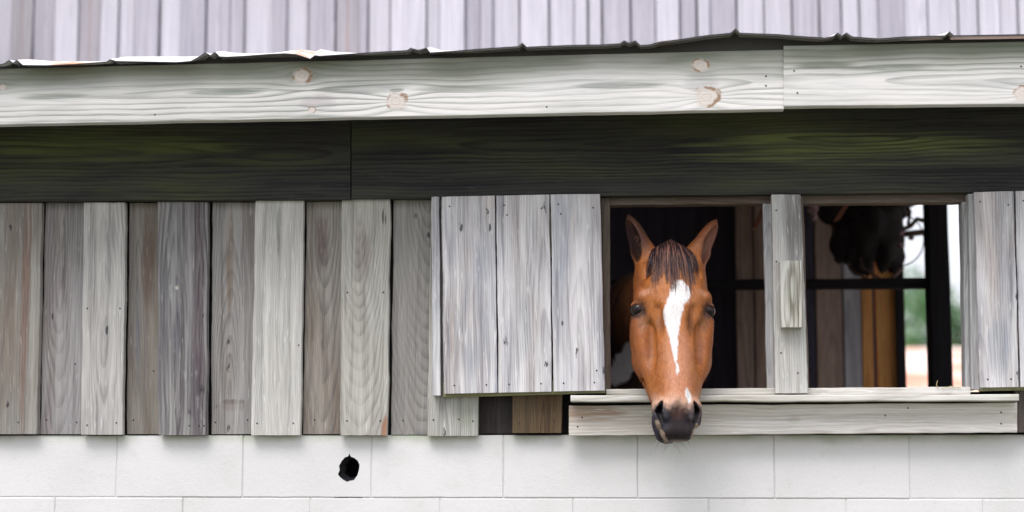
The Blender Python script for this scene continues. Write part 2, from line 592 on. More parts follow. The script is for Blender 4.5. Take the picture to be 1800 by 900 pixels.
hole_px = [(594, 834), (597, 826), (596, 819), (600, 811), (606, 804), (612, 802), (614, 797), (617, 803), (623, 805), (629, 810),
           (632, 817), (631, 826), (628, 836), (622, 844), (616, 845), (610, 847), (604, 844), (598, 839)]
hole = [pxq(p, 0) for p in hole_px]
joints = [205, 427, 653, 885, 1121, 1361, 1599]
jx = [W(p, 820, 0).x for p in joints]
pitchx = (jx[-1] - jx[0]) / 6
xs_top = [jx[0] - pitchx * k for k in range(9, 0, -1)] + jx + [jx[-1] + pitchx * k for k in range(1, 9)]
zc = [ZT, W(900, 875.5, 0).z]
while zc[-1] > .21:
    zc.append(zc[-1] - .2)
zc.append(0 - .1)
rr = random.Random(4)
for ci in range(len(zc) - 1):
    xs_ = [x + (pitchx / 2 + .01 if ci % 2 else 0) for x in xs_top]
    for a, b in zip(xs_, xs_[1:]):
        hl = hole if ci == 0 and a < hole[0][0] < b else None
        block(mb, a, b, zc[ci + 1], zc[ci], rr.uniform(-.0015, .0015), .19, hl)
# mortar body just behind the faces; it leaves a cavity behind the broken block
hx0, hx1 = min(p[0] for p in hole) - .01, max(p[0] for p in hole) + .01
mb.box(xs_top[0], hx0, mort, .18, 0, ZT - .002)
mb.box(hx1, xs_top[-1], mort, .18, 0, ZT - .002)
mb.box(hx0, hx1, mort, .18, 0, zc[1] - .001)
dark_cav = plain('dark_cavity', (.03, .03, .035), .95)
mb.build('block_base', [paint, dark_cav], barn)

# --- board siding: two layers of vertical boards
siding = empty('board_siding', (0, -.03, ZT), barn)
UN, OV = -.004, -.030
GREY = dict(light=(.45, .43, .445), dark=(.165, .15, .155))
boards = [
    # xt0, xt1, xb0, xb1, over?, yt, yb, material keywords, nails
    (-40, 74, -46, 65, 1, 357, 763, dict(brown_amt=.7, brown=(.27, .20, .145), light=(.47, .445, .43), u0=.1, d0=.08, tilt=.01, stains=((.055, .5, .018, .6, (.20, .11, .075), .75), (.0, .6, .045, .30, (.19, .155, .13), .7))), [(.05, .7), (.12, .1)]),
    (80, 150, 70, 146, 0, 357, 763, dict(brown_amt=.45, light=(.49, .465, .49), u0=0.0, d0=0, tilt=.09, v0=.62, spacing=.0085, ringc=.65, stains=((0.0, .50, .022, .17, (.17, .135, .125), .8), (-.02, .62, .02, .1, (.16, .14, .10), .5))), [(.06, .15), (.05, .85), (.3, .8)]),
    (147, 221, 142, 215, 1, 356, 764, dict(brown_amt=.15, dark_amt=.35, u0=.02, d0=.05, tilt=.015, light=(.68, .655, .66), stains=((-.02, .60, .03, .12, (.22, .22, .19), .55),)), [(.04, .15), (.05, .85), (.54, .12), (.54, .9)]),
    (228, 280, 222, 282, 0, 357, 763, dict(brown_amt=.95, brown=(.165, .115, .08), u0=-.02, d0=.01, tilt=.04, v0=.3, light=(.36, .325, .30), stains=((-.018, .33, .012, .2, (.13, .145, .17), .7), (.01, .50, .02, .22, (.13, .075, .055), .7))), [(.06, .2), (.27, .8)]),
    (277, 366, 278, 363, 1, 355, 765, dict(brown_amt=.45, brown=(.15, .115, .12), light=(.43, .415, .43), dark=(.085, .07, .08), dark_amt=.8, u0=-.018, d0=0, tilt=.075, v0=.15, spacing=.0115, ringc=.9, knots=((-.018, .45, .006),), stains=((.045, .32, .026, .6, (.095, .065, .08), .85), (-.018, .30, .022, .15, (.11, .10, .12), .7))), [(.04, .65), (.04, .85), (.04, .95)]),
    (373, 453, 371, 446, 0, 356, 763, dict(brown_amt=.5, brown=(.28, .21, .15), u0=-.01, d0=.03, tilt=.03, light=(.49, .465, .47), stains=((.0, .098, .045, .009, (.06, .045, .04), .9), (.0, .088, .05, .02, (.20, .16, .14), .6), (-.015, .52, .014, .18, (.20, .13, .08), .6))), [(.05, .1), (.06, .85)]),
    (449, 534, 441, 528, 1, 353, 765, dict(brown_amt=.1, dark_amt=.3, light=(.84, .815, .81), dark=(.25, .22, .22), u0=.0, d0=.02, tilt=.028, v0=.6, ringc=.35, stains=((.0, .62, .008, .10, (.12, .12, .10), .7),)), [(.05, .12), (.05, .85), (.38, .94)]),
    (539, 606, 532, 601, 0, 355, 763, dict(brown_amt=.8, brown=(.21, .145, .10), u0=.012, d0=0, tilt=.10, v0=.72, spacing=.009, ringc=.55, light=(.47, .43, .405), stains=((-.01, .58, .03, .10, (.13, .08, .08), .7),)), [(.06, .3), (.3, .95)]),
    (601, 686, 597, 681, 1, (350, 349), 765, dict(brown_amt=.2, light=(.66, .64, .615), dark=(.23, .20, .18), u0=.0, d0=0, tilt=.15, v0=.76, spacing=.0075, ringc=.45, stains=((.066, .02, .014, .045, (.36, .13, .045), .9), (.052, .665, .004, .03, (.04, .035, .03), .9), (.06, .655, .004, .022, (.06, .05, .04), .8), (-.005, .56, .035, .12, (.24, .19, .17), .6))), [(.06, .15), (.6, .13), (.6, .88), (.06, .85)]),
    (692, 762, 687, 757, 0, 352, 764, dict(brown_amt=.3, light=(.47, .445, .44), u0=.022, d0=.0, tilt=.19, v0=.80, ringc=.5, spacing=.0085), [(.06, .3)]),
    (757, 846, 751, 840, 1, (345, 344), 766, dict(brown_amt=.12, light=(.70, .69, .67), u0=-.02, d0=.04, tilt=.02, green=.35, green_col=(.22, .24, .12), stains=((.03, .06, .03, .06, (.25, .27, .14), .5),)), [(.065, .12), (.068, .62), (.06, .9)]),
    (838, 905, 838, 903, 0, 345, 762, dict(brown_amt=1, brown=(.035, .024, .024), light=(.06, .05, .05), dark=(.02, .016, .02)), []),  # shutter's shadow put into this board's near-black colour
    (900, 988, 900, 987, 1, 345, 761, dict(brown_amt=.9, brown=(.17, .095, .045), light=(.20, .14, .085), dark=(.05, .035, .03), u0=.03, tilt=.05, v0=.1, ringc=.8), [(.04, .15), (.05, .85)]),
]
for i, (a, b, c_, d_, ov, yt, yb, kw, nl) in enumerate(boards):
    k = dict(GREY)
    k.update(kw)
    k.setdefault('pits', .05)
    k['gain'] = .70
    k['light'] = (k['light'][0], k['light'][1] * 1.01, k['light'][2] * .965)
    k['dark'] = tuple(c * .8 for c in k['dark'])
    m = wood('siding_wood.%02d' % i, i + 1, **k)
    Y = OV if ov else UN
    o = vboard('wall_board', a, b, c_, d_, yt, yb, Y, .022, m, siding, seed=i + 1, nails=nl, notch=.004 if i == 8 else None, jit=.0018)
# boards beyond the frame on the left and the dark ones right of the sill
common_side = wood('siding_wood_common', 40, gain=.68, **GREY, brown_amt=.5, pits=.05)
x = -46
i = 50
while x > -700:
    wpx = 78
    o = vboard('wall_board', x - wpx, x - 2, x - wpx - 4, x - 6, 357, 763, OV if i % 2 else UN, .022, common_side, siding, seed=i, tone=.4 + .2 * ((i * 7) % 5) / 5)
    x -= 72
    i += 1
darkwood = wood('dark_weathered_wood', 60, light=(.13, .11, .10), dark=(.04, .035, .035), brown=(.10, .065, .05), brown_amt=.8)
vboard('wall_board', 1784, 1850, 1784, 1850, 340, 760, OV, .022, darkwood, siding, seed=61)
x = 1848
while x < 2400:
    vboard('wall_board', x, x + 78, x, x + 78, 340, 760, OV if i % 2 else UN, .022, common_side, siding, seed=i)
    x += 76
    i += 1
# tar-dark sheathing behind the siding, with the two window openings left free
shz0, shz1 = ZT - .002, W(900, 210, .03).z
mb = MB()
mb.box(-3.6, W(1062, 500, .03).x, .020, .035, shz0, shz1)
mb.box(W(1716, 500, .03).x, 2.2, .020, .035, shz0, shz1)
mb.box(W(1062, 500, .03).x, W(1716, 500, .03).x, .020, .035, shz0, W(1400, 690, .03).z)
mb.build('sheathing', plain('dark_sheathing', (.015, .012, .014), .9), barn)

# --- header beams under the eave
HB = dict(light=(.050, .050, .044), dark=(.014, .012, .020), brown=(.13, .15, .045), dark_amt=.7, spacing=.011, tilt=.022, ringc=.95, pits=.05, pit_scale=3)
h1 = wood('algae_beam', 71, stains=((.02, 1.55, .05, .45, (.16, .19, .055), .6), (-.03, 2.0, .03, .2, (.09, .11, .03), .5)), u0=0.0, d0=.03, v0=.9, brown_amt=.55, **HB)
h2 = wood('algae_beam_right', 72, stains=((-.015, 1.45, .06, .5, (.22, .26, .09), .7), (-.05, 1.7, .03, .5, (.12, .13, .08), .5)), u0=.0, d0=-.01, v0=1.15, brown_amt=.5, **HB)
HY = -.048
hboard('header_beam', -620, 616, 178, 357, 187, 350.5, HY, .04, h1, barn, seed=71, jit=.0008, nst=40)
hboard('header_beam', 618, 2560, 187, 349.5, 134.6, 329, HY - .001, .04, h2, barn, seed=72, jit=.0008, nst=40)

# --- fascia boards on the eave
FY = -.33
fl = dict(light=(.79, .77, .755), gain=.92, dark=(.17, .19, .165), brown=(.42, .42, .38), brown_amt=.4, spacing=.016, dark_amt=.30, fine=.35, green=.85, green_col=(.13, .15, .10), bumpk=.25, along_x=True)


def fk(px, py, kr, x0=-620):
    """knot place on a fascia board from the photograph: across and along in metres"""
    if x0 < 0:
        a0 = Vector(pxq((x0, 231), FY)); a1 = Vector(pxq((x0, 128), FY)); b0 = Vector(pxq((1378, 192), FY)); b1 = Vector(pxq((1378, 83), FY))
    else:
        a0 = Vector(pxq((x0, 187), FY)); a1 = Vector(pxq((x0, 80), FY)); b0 = Vector(pxq((2560, 175.4), FY)); b1 = Vector(pxq((2560, 60.7), FY))
    s0, s1 = (a0 + a1) / 2, (b0 + b1) / 2
    d = (s1 - s0).normalized()
    q = Vector(pxq((px, py), FY)) - s0
    return (Vector((-d.y, d.x)).dot(q), d.dot(q), kr)


fst = lambda px, py, w_, l_, c_, a_: (*fk(px, py, 0)[:2], w_, l_, c_, a_)
f1m = wood('fascia_wood', 81, stains=(fst(400, 158, .012, .13, (.16, .19, .17), .75), fst(640, 150, .02, .14, (.30, .32, .31), .6), fst(820, 152, .010, .16, (.20, .22, .17), .65), fst(1090, 148, .012, .13, (.20, .22, .19), .65), fst(90, 165, .010, .12, (.20, .21, .15), .6), fst(560, 178, .025, .06, (.46, .40, .42), .6), fst(1235, 140, .035, .06, (.40, .39, .40), .6)), u0=-.02, d0=-.005, v0=1.7, tilt=.018, ringc=.75,
           knots=(fk(531, 131, .022), fk(697, 175, .024), fk(1231, 113, .020), fk(1243, 167, .026), fk(548, 190, .008), fk(5, 150, .010)), **fl)
f2m = wood('fascia_wood_right', 82, stains=((.03, .12, .012, .10, (.12, .14, .12), .8), (.02, .30, .012, .14, (.18, .20, .17), .7)), u0=.0, d0=-.015, v0=.25, tilt=.03, ringc=.8, knots=(fk(1795, 164, .022, 1377),), **fl)
hboard('fascia_board', -620, 1378, 136, 231, 87, 192, FY, .036, f1m, barn, seed=81, nst=90, jit=.0006, nails=((.985, .56), (.985, .4), (.46, .12), (.8, .12)))
hboard('fascia_board', 1377.6, 2560, 80, 187, 60.7, 175.4, FY - .008, .036, f2m, barn, seed=82, nst=40, jit=.0006, nails=((.016, .58), (.021, .22), (.36, .6)))

# --- corrugated eave: metal roof with V crimps, warped at its edge
edge = [(-620, 132), (-400, 124), (-368, 117), (-360, 124), (-352, 117), (-340, 124), (-190, 121), (-183, 115), (-176, 121), (-60, 117), (0, 113), (8, 111), (16, 105), (23, 110), (30, 105), (40, 114), (80, 114.5), (130, 112.5), (188, 108), (194, 104), (204, 107),
        (260, 108), (310, 109), (335, 107), (352, 98), (361, 92), (370, 97), (378, 91), (386, 99), (400, 99.5), (430, 98), (470, 95), (500, 93.5), (520, 95), (533, 99), (545, 103),
        (553, 97), (562, 98), (620, 94), (680, 90), (716, 88), (722, 84), (735, 87.5), (750, 84), (756, 92), (800, 89), (850, 85), (911, 81), (918, 75), (926, 82), (1000, 79), (1060, 78),
        (1090, 76), (1097, 71), (1106, 75), (1117, 71), (1126, 79), (1142, 78), (1160, 73), (1200, 68), (1240, 62), (1284, 57.5), (1293, 50), (1301, 57.5), (1370, 60), (1410, 63.5), (1450, 66),
        (1465, 63), (1472, 57), (1480, 62), (1488, 57), (1498, 64), (1545, 67.5), (1590, 64), (1661, 62), (1669, 55), (1677, 62), (1800, 60), (1846, 60), (1853, 53), (1861, 60), (1990, 58), (2040, 57), (2200, 54), (2207, 47), (2214, 54), (2640, 46)]
sliver = [(-620, 3), (-300, 4), (-60, 3), (0, 0), (28, 0), (45, 9), (130, 5), (165, 0), (190, 0), (205, 8), (330, 10), (360, 0), (385, 2), (400, 7), (440, 3), (480, 2), (520, 8), (545, 13), (575, 5), (620, 1), (680, 0), (745, 0), (758, 4), (800, 1), (850, 0), (1990, 0)]
sx = [s[0] for s in sliver]
sy = [s[1] for s in sliver]
EY = -.372
mb = MB()
rows = [[], [], [], []]
for (px, py) in edge:
    p = W(px, py, EY)
    q = W(px, py - float(np.interp(px, sx, sy)), EY + .09)
    z1 = q.z - (0.001 if np.interp(px, sx, sy) > .5 else .006)
    rows[0].append((p.x, EY, p.z))
    rows[1].append((p.x, EY + .09, z1))
    zf = W(px, np.interp(px, [-620, 0, 560, 1142, 1300, 1990], [121, 107, 91, 75, 62, 62]), EY + .09).z
    crest = max(0.0, min(.022, z1 - zf))
    rows[2].append((p.x, EY + .5, zf + .41 * math.tan(math.radians(11.6)) + crest))
    rows[3].append((p.x, 3.02, zf + 3.30 * math.tan(math.radians(12.2)) + crest))
ne = len(edge)
vs = sum(rows, [])
fs = [(r_ * ne + i, r_ * ne + i + 1, (r_ + 1) * ne + i + 1, (r_ + 1) * ne + i) for r_ in range(3) for i in range(ne - 1)]
tin = bpy.data.materials.new('galvanised_tin')
n = N(tin)
tc = n.node('ShaderNodeTexCoord')
geo = n.node('ShaderNodeNewGeometry')
rustf = n.noise(tc.outputs['Object'], 2.3, 5, .65)
topc = n.mix(n.ramp(rustf, .56, .70), (.72, .72, .74), (.50, .20, .07))
n.set('Base Color', n.mix(geo.outputs['Backfacing'], topc, (.05, .05, .05)))
n.set('Metallic', .25)
n.set('Roughness', .42)
ro = mesh_obj('metal_roof', vs, fs, tin, barn)
sm_ = ro.modifiers.new('thick', 'SOLIDIFY')
sm_.thickness = .0035
sm_.offset = -1
sm_.material_offset_rim = 1
ro.data.materials.append(plain('tin_edge', (.035, .035, .04), .6))
# dark lath strip that closes the gap between fascia and tin
LY = FY + .004
top, bot = [], []
for (px, py) in edge:
    top.append((W(px, py + 1.2, EY).x, FY - .012, W(px, py, EY).z - .0015))
    bot.append((top[-1][0], FY - .012, W(px, 140 if px < 0 else np.interp(px, [0, 1377, 1378, 1990], [119, 86, 82, 72]), FY).z - .012))
vs = []
for (a, b) in zip(top, bot):
    vs += [a, b, (a[0], FY + .02, a[2]), (b[0], FY + .02, b[2])]
fs = []
for i in range(ne - 1):
    a, b = i * 4, i * 4 + 4
    fs += [(a, a + 1, b + 1, b), (a + 2, b + 2, b + 3, a + 3), (a, b, b + 2, a + 2), (a + 1, a + 3, b + 3, b + 1)]
lathm = plain('wet_dark_lath', (.035, .033, .03), .7)
# push lath behind the fascia face so that it only shows above the board
vs = [(v[0], v[1] + .016, v[2]) for v in vs]
mesh_obj('eave_lath', vs, fs, lathm, barn)

# rafters below the tin
rafm = wood('rafter_wood', 90, light=(.16, .13, .11), dark=(.06, .05, .045), brown=(.12, .08, .06), brown_amt=.6)
for k in range(-4, 4):
    X = k * .62 + .15
    z0 = W(1143 + X * 600, np.interp(X, [-2, 2], [112, 64]), FY).z - .04
    mb = MB()
    y0, y1 = FY + .04, 2.95
    sl = math.tan(math.radians(11.8))
    vs = []
    for (y, z) in ((y0, z0), (y1, z0 + (y1 - y0) * sl)):
        for dx in (0, .038):
            for dz in (0, -.12):
                vs.append((X + dx, y, z + dz))
    mb.add(vs, [(0, 1, 3, 2), (4, 6, 7, 5), (0, 4, 5, 1), (2, 3, 7, 6), (0, 2, 6, 4), (1, 5, 7, 3)], [(v[1] * .2, v[1]) for v in vs])
    mb.build('rafter', rafm, barn)

# --- upper wall of the main barn behind the roof
upper = empty('upper_siding', (0, 3.0, 3.0), barn)
UW = [dict(gain=.74, light=(.60, .57, .64), dark=(.20, .19, .23), brown=(.30, .27, .29), brown_amt=.5, dark_amt=1.0, pits=.03, pit_scale=4, ringc=.5, u0=.02, tilt=.02, d0=.05),
      dict(gain=.74, light=(.74, .71, .78), dark=(.30, .29, .33), brown=(.40, .38, .42), brown_amt=.4, dark_amt=.8, pits=.03, pit_scale=4, ringc=.4, u0=-.03, tilt=.03, d0=.02)]
um = [wood('upper_wood_stained', 97, light=(.40, .38, .41), dark=(.10, .09, .11), brown=(.22, .19, .2), brown_amt=.6, dark_amt=1.0, stains=((-.008, .4, .032, 3.0, (.42, .19, .085), 1.0), (.03, .5, .02, 2.0, (.10, .09, .11), .8))), wood('upper_wood', 95, **UW[0]), wood('upper_wood_pale', 96, **UW[1])]
ux = [-420, -370, -325, -280, -240, -190, -150, -100, -52, -12, 22, 58, 96, 138, 178, 208, 236, 280, 318, 362, 405, 430, 480, 505, 542, 590, 632, 647, 686, 750, 773, 818, 845, 867, 913, 965, 1010, 1033, 1058, 1108, 1153, 1195, 1225, 1248,
      1295, 1343, 1392, 1440, 1480, 1510, 1545, 1590, 1632, 1684, 1720, 1758, 1790, 1830, 1870, 1915, 1960, 2010, 2060] + list(range(2100, 2760, 43))
ru = random.Random(3)
for i, (a, b) in enumerate(zip(ux, ux[1:])):
    Y = 3.0 if i % 2 else 2.985
    pa, pb = W(a, 60, 3.0).x, W(b, 60, 3.0).x
    ov = -.0035
    o = board('wall_board', (pa - ov + ru.uniform(-.004, .004), 2.78), (pb + ov, 2.78), (pa - ov, 7.4), (pb + ov + ru.uniform(-.006, .006), 4.6), Y, .022, um[0 if a in (22, 138, 590) else 1 + (ru.random() < .6)], upper, seed=300 + i,
              tone=ru.uniform(.1, .6), brownv=ru.uniform(.3, .6), nst=10, jit=.003)
mb = MB()
mb.box(-4.2, 4.3, 3.025, 3.05, 2.78, 7.4)
mb.build('upper_sheathing', plain('upper_dark_gap', (.13, .13, .155), .9), barn)
# main roof over it
mb = MB()
vs = [(-4.5, 2.85, 7.42), (4.5, 2.85, 7.42), (4.5, 5.4, 8.7), (-4.5, 5.4, 8.7), (4.5, 8.0, 7.42), (-4.5, 8.0, 7.42)]
mb.add(vs, [(0, 1, 2, 3), (3, 2, 4, 5)])
o = mb.build('main_roof', tin, barn)
s_ = o.modifiers.new('t', 'SOLIDIFY')
s_.thickness = .03

# --- windows: shutters, jambs, mullion, sill
shw = dict(gain=1.0, blue=.6, light=(.71, .69, .715), dark=(.13, .13, .155), brown=(.42, .34, .30), brown_amt=.6, dark_amt=.85, pits=.20, pit_scale=1.0, spacing=.006, ringc=.4, tilt=.01)
shm = [wood('shutter_wood', 101, u0=.05, d0=.06, stains=((-.005, .2, .03, .12, (.26, .30, .33), .5),), **shw), wood('shutter_wood_mid', 102, u0=.02, d0=.05, **shw), wood('shutter_wood_right', 103, u0=-.06, d0=.05, stains=((.01, .12, .035, .1, (.28, .31, .34), .5),), **shw)]
battm = wood('green_batten', 104, light=(.36, .37, .22), dark=(.12, .12, .07), brown=(.32, .24, .12), brown_amt=.5)
SY = -.078


def shutter(px_list, tops, bots, seeds):
    sh = empty('window_shutter', W((px_list[0][0] + px_list[-1][1]) / 2, 690, SY), barn)
    for i, (xt0, xt1, xb0, xb1) in enumerate(px_list):
        nl = [(.04, .2), (.04, .8), (.95, .15), (.93, .85), (.9, .2), (.1, .85)][: 4 + i % 3]
        vboard('plank', xt0, xt1, xb0, xb1, (tops[i], tops[i + 1]), (bots[i], bots[i + 1]), SY + .001 * (i % 2), .024, shm[seeds[i] % 3], sh, seed=seeds[i], tone=.5, nails=nl, jit=.0012, nst=30)
    # backing battens, seen as a thin lip below
    a, b = px_list[0][2], px_list[-1][3]
    hboard('batten', a - 1, b + 1, bots[0] - 20, bots[0] + 6.5, bots[-1] - 20, bots[-1] + 5, SY + .027, .02, battm, sh, seed=seeds[0] + 9, jit=.0006)
    a, b = px_list[0][0], px_list[-1][1]
    hboard('batten', a + 3, b - 3, tops[0] + 30, tops[0] + 110, tops[-1] + 30, tops[-1] + 110, SY + .027, .02, battm, sh, seed=seeds[0] + 10, jit=.0006)
    return sh


vboard('added_edge_strip', 758, 772, 760, 774.5, 346, 695, SY + .012, .045, shm[0], barn, seed=109, tone=.3)  # added pale strip, standing in for the wall board's shaded edge
shutter([(776, 869.5, 780, 874), (872, 965.5, 876.5, 970), (968, 1055, 973, 1063)], [346, 344, 342, 341], [692, 690, 688, 686], [110, 111, 112])
shutter([(1712, 1782, 1723, 1791), (1785, 1875, 1794, 1884), (1878, 1968, 1887, 1978)], [338, 336, 334, 332], [681, 680, 679, 678], [113, 114, 115])

postl = wood('post_wood', 120, light=(.56, .56, .55), dark=(.22, .21, .19), brown=(.34, .28, .22), brown_amt=.35, u0=.08, d0=.05, tilt=.01, green=.45, green_col=(.25, .27, .16), pits=.04, stains=((.020, .55, .034, .50, (.15, .14, .14), .9), (.03, .335, .01, .02, (.17, .10, .08), .8)))
greyb = wood('jamb_wood', 121, light=(.48, .485, .49), dark=(.14, .135, .14), brown=(.30, .25, .21), brown_amt=.4, pits=.03)
jambd = wood('dark_jamb_wood', 122, light=(.16, .13, .11), dark=(.05, .04, .035), brown=(.17, .10, .06), brown_amt=.7)
sillm = wood('sill_wood', 123, light=(.70, .68, .645), dark=(.27, .25, .21), brown=(.42, .36, .28), brown_amt=.35, dark_amt=.3, spacing=.009, ringc=.5, green=.25, green_col=(.30, .36, .18), along_x=False)
sillf = wood('sill_board_wood', 124, light=(.71, .68, .645), dark=(.28, .23, .19), brown=(.42, .35, .27), brown_amt=.35, dark_amt=.25, spacing=.010, tilt=.012, u0=-.02, d0=.01, v0=.6, ringc=.5,
             stains=((.02, .03, .03, .14, (.30, .17, .08), .75), (.0, 1.33, .05, .05, (.42, .27, .13), .6), (.0, .66, .02, .035, (.32, .25, .2), .5)))
# sill: nosing (a thick board lying flat) and the board below it
hboard('window_sill', 1003, 1791, 695, 706, 693, 704.5, -.105, .16, sillm, barn, seed=130, jit=.0012, nst=40)
hboard('sill_lip', 1066, 1706, 684, 695, 680, 694, -.040, .07, sillm, barn, seed=131, jit=.0012, nst=40)
hboard('sill_board', 1000, 1788, 713, 766, 708, 760, -.055, .026, sillf, barn, seed=132, jit=.0012, nst=50, nails=((.965, .3), (.965, .68), (.03, .6), (.02, .3), (.71, .6), (.76, .85)))
# head trim, jambs
hboard('head_trim', 1058, 1356, 344, 361.5, 341, 357.5, -.010, .05, jambd, barn, seed=133)
hboard('head_trim', 1409, 1700, 340, 358, 337, 355.5, -.010, .05, jambd, barn, seed=134)
vboard('window_jamb', 1057, 1071.5, 1060, 1073, 348, 686, -.022, .06, jambd, barn, seed=135)
vboard('window_jamb', 1691, 1704, 1698, 1713, 355, 686, -.02, .06, greyb, barn, seed=136)
vboard('window_jamb', 1702, 1716, 1708, 1726, 341, 684, -.053, .05, greyb, barn, seed=137)
mul = empty('mullion_post', W(1385, 690, -.05), barn)
vboard('post_face', 1356, 1408, 1363, 1421, 342, 691, -.062, .03, postl, mul, seed=138, jit=.002, nails=((.92, .15), (.66, .12), (.2, .2), (.1, .7)))
vboard('post_side', 1341, 1357, 1349, 1363, 358, 688, -.030, .035, greyb, mul, seed=139)
vboard('post_side', 1407, 1412, 1414, 1422.5, 345, 684, -.030, .035, jambd, mul, seed=140)
blkm = wood('latch_wood', 125, light=(.60, .60, .56), dark=(.13, .11, .075), brown=(.35, .30, .22), brown_amt=.3, u0=.006, d0=0.0, v0=.10, tilt=.13, spacing=.012, ringc=.95, fine=.5, stains=((.006, .10, .026, .12, (.10, .085, .055), .85), (.006, .11, .011, .055, (.46, .47, .41), 1.0)))
vboard('latch_block', 1371, 1409, 1373, 1411, 458, 575, -.102, .038, blkm, mul, seed=141, jit=.001)

# --- interior
floorm = plain('stall_dirt', (.10, .07, .05), .95, var=.4, bump=.5)
mb = MB()
mb.box(-3.6, 2.4, .2, 8, .0, .02)
mb.build('stall_floor', floorm, barn)
back = empty('stall_back_wall', (0, 2.3, 0), barn)
inm = [wood('stall_wood_brown', 141, light=(.50, .37, .31), dark=(.14, .10, .085), brown=(.40, .23, .15), brown_amt=.6, spacing=.009),
       wood('stall_wood_orange', 142, light=(.92, .42, .14), dark=(.38, .15, .06), brown=(.80, .34, .11), brown_amt=.6, spacing=.012, ringc=.4),
       wood('stall_wood_grey', 143, light=(.58, .56, .60), dark=(.22, .21, .22), brown=(.22, .19, .19), brown_amt=.4, spacing=.009),
       wood('stall_wood_shaded', 144, light=(.085, .078, .11), dark=(.04, .035, .055), brown=(.07, .055, .07), brown_amt=.6)]  # shade of the unlit stall end put into this navy-dark colour
# px spans as the photograph shows them on the back wall plane
BY = 2.3
spans = [(1296, 1325, 0), (1328, 1368, 0), (1371, 1402, 0), (1405, 1432, 3), (1436, 1481, 0), (1484, 1514, 2), (1516, 1535, 1), (1541, 1578, 1)]
for i, (a, b, mi) in enumerate(spans):
    pa, pb = W(a, 600, BY).x, W(b, 600, BY).x
    board('stall_board', (pa, .05), (pb, .05), (pa, 2.72), (pb, 2.72), BY, .025, inm[mi], back, seed=400 + i, nst=10)
xl = W(1292, 600, BY).x
i = 420
while xl > -3.5:
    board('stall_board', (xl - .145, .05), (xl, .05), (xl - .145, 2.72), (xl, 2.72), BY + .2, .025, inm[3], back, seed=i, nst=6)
    xl -= .148
    i += 1
mb = MB()
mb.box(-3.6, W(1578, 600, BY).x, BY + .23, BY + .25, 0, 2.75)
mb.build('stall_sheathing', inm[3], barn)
blackw = wood('black_post_wood', 145, light=(.018, .016, .02), dark=(.008, .008, .01), brown=(.02, .014, .014), brown_amt=.5)
pa, pb = W(1583, 600, BY).x, W(1590, 600, BY).x
board('corner_trim', (pa - .02, .02), (pb, .02), (pa - .02, 2.75), (pb, 2.75), BY - .03, .06, blackw, barn, seed=450, nst=8)
# big dark post and the rail in front
PY = 1.55
pa, pb = W(1636, 600, PY).x, W(1672, 600, PY).x
o = board('barn_post', (W(1637, 600, PY).x, .02), (W(1674, 600, PY).x, .02), (W(1629, 300, PY).x, 2.66), (W(1664, 300, PY).x, 2.66), PY, .12, blackw, barn, seed=451, nst=12, jit=.002, r=.004)
a = W(1290, 490, PY + .03)
b = W(1640, 488, PY + .03)
board('stall_rail', (-1.2, a.z - .040), (-1.2, a.z), (b.x, b.z - .040), (b.x, b.z), PY + .03, .05, blackw, barn, seed=452, nst=12, r=.004)
# left partition that closes the horse's stall from the daylit side, ends of the lean-to
# two reddish slanting braces under the roof
redw = wood('red_brace_wood', 146, light=(.33, .13, .09), dark=(.14, .05, .04), brown=(.25, .10, .07), brown_amt=.5)
for (a, b) in (((1344, 352), (1322, 402)), ((1486, 356), (1466, 388))):
    p, q = W(a[0], a[1], 1.2), W(b[0], b[1], 1.2)
    mb = MB()
    board('roof_brace', (q.x, q.z), (q.x + .022, q.z + .006), (p.x, p.z), (p.x + .022, p.z + .006), 1.2, .03, redw, barn, seed=460 + a[0], nst=4)
mb = MB()
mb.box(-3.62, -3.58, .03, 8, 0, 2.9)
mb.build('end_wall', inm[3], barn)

# ------------------------------------------------------------------ the horse: one continuous body grown from a distance field
PHI, PSI, ROLL = math.radians(13), math.radians(6.5), math.radians(0.7)
HO = np.array(W(1186, 425, -.175))
R_ = Matrix.Rotation(PSI, 3, 'Z') @ Matrix.Rotation(ROLL, 3, 'Y')
HU = np.array(R_ @ Vector((0, -math.sin(PHI), -math.cos(PHI))))      # down the face
HV = np.array(R_ @ Vector((0, -math.cos(PHI), math.sin(PHI))))       # out of the face
HW = np.array(R_ @ Vector((1, 0, 0)))                                # across, to the horse's left


def H(w_, u_, v_):
    return HO + HW * w_ + HU * u_ + HV * v_


prims = []      # (kind, data, k, sign, bound centre, bound radius)


def ell(c, r, k=.02, sgn=1, frame=None):
    F = np.array([HW, HU, HV]) if frame is None else np.array(frame)
    prims.append(('e', (np.array(c, float), np.array(r, float), F), k, sgn, np.array(c, float), max(r)))


def cone(a, b, ra, rb, k=.02, sgn=1):
    a, b = np.array(a, float), np.array(b, float)
    prims.append(('c', (a, b, ra, rb), k, sgn, (a + b) / 2, np.linalg.norm(b - a) / 2 + max(ra, rb)))


def evalp(p, P):
    if p[0] == 'e':
        c, r, F = p[1]
        q = (P - c) @ F.T
        k0 = np.sqrt(((q / r) ** 2).sum(-1)) + 1e-9
        k1 = np.sqrt(((q / (r * r)) ** 2).sum(-1)) + 1e-9
        return k0 * (k0 - 1) / k1
    a, b, ra, rb = p[1]
    ab = b - a
    t = np.clip(((P - a) @ ab) / (ab @ ab), 0, 1)
    d = P - a - t[..., None] * ab
    return np.sqrt((d * d).sum(-1)) - (ra + (rb - ra) * t)


def comb_(F, d, k, sgn):
    if sgn > 0:
        h = np.maximum(k - np.abs(F - d), 0) / k
        return np.minimum(F, d) - h * h * k * .25
    d = -d
    h = np.maximum(k - np.abs(F - d), 0) / k
    return np.maximum(F, d) + h * h * k * .25


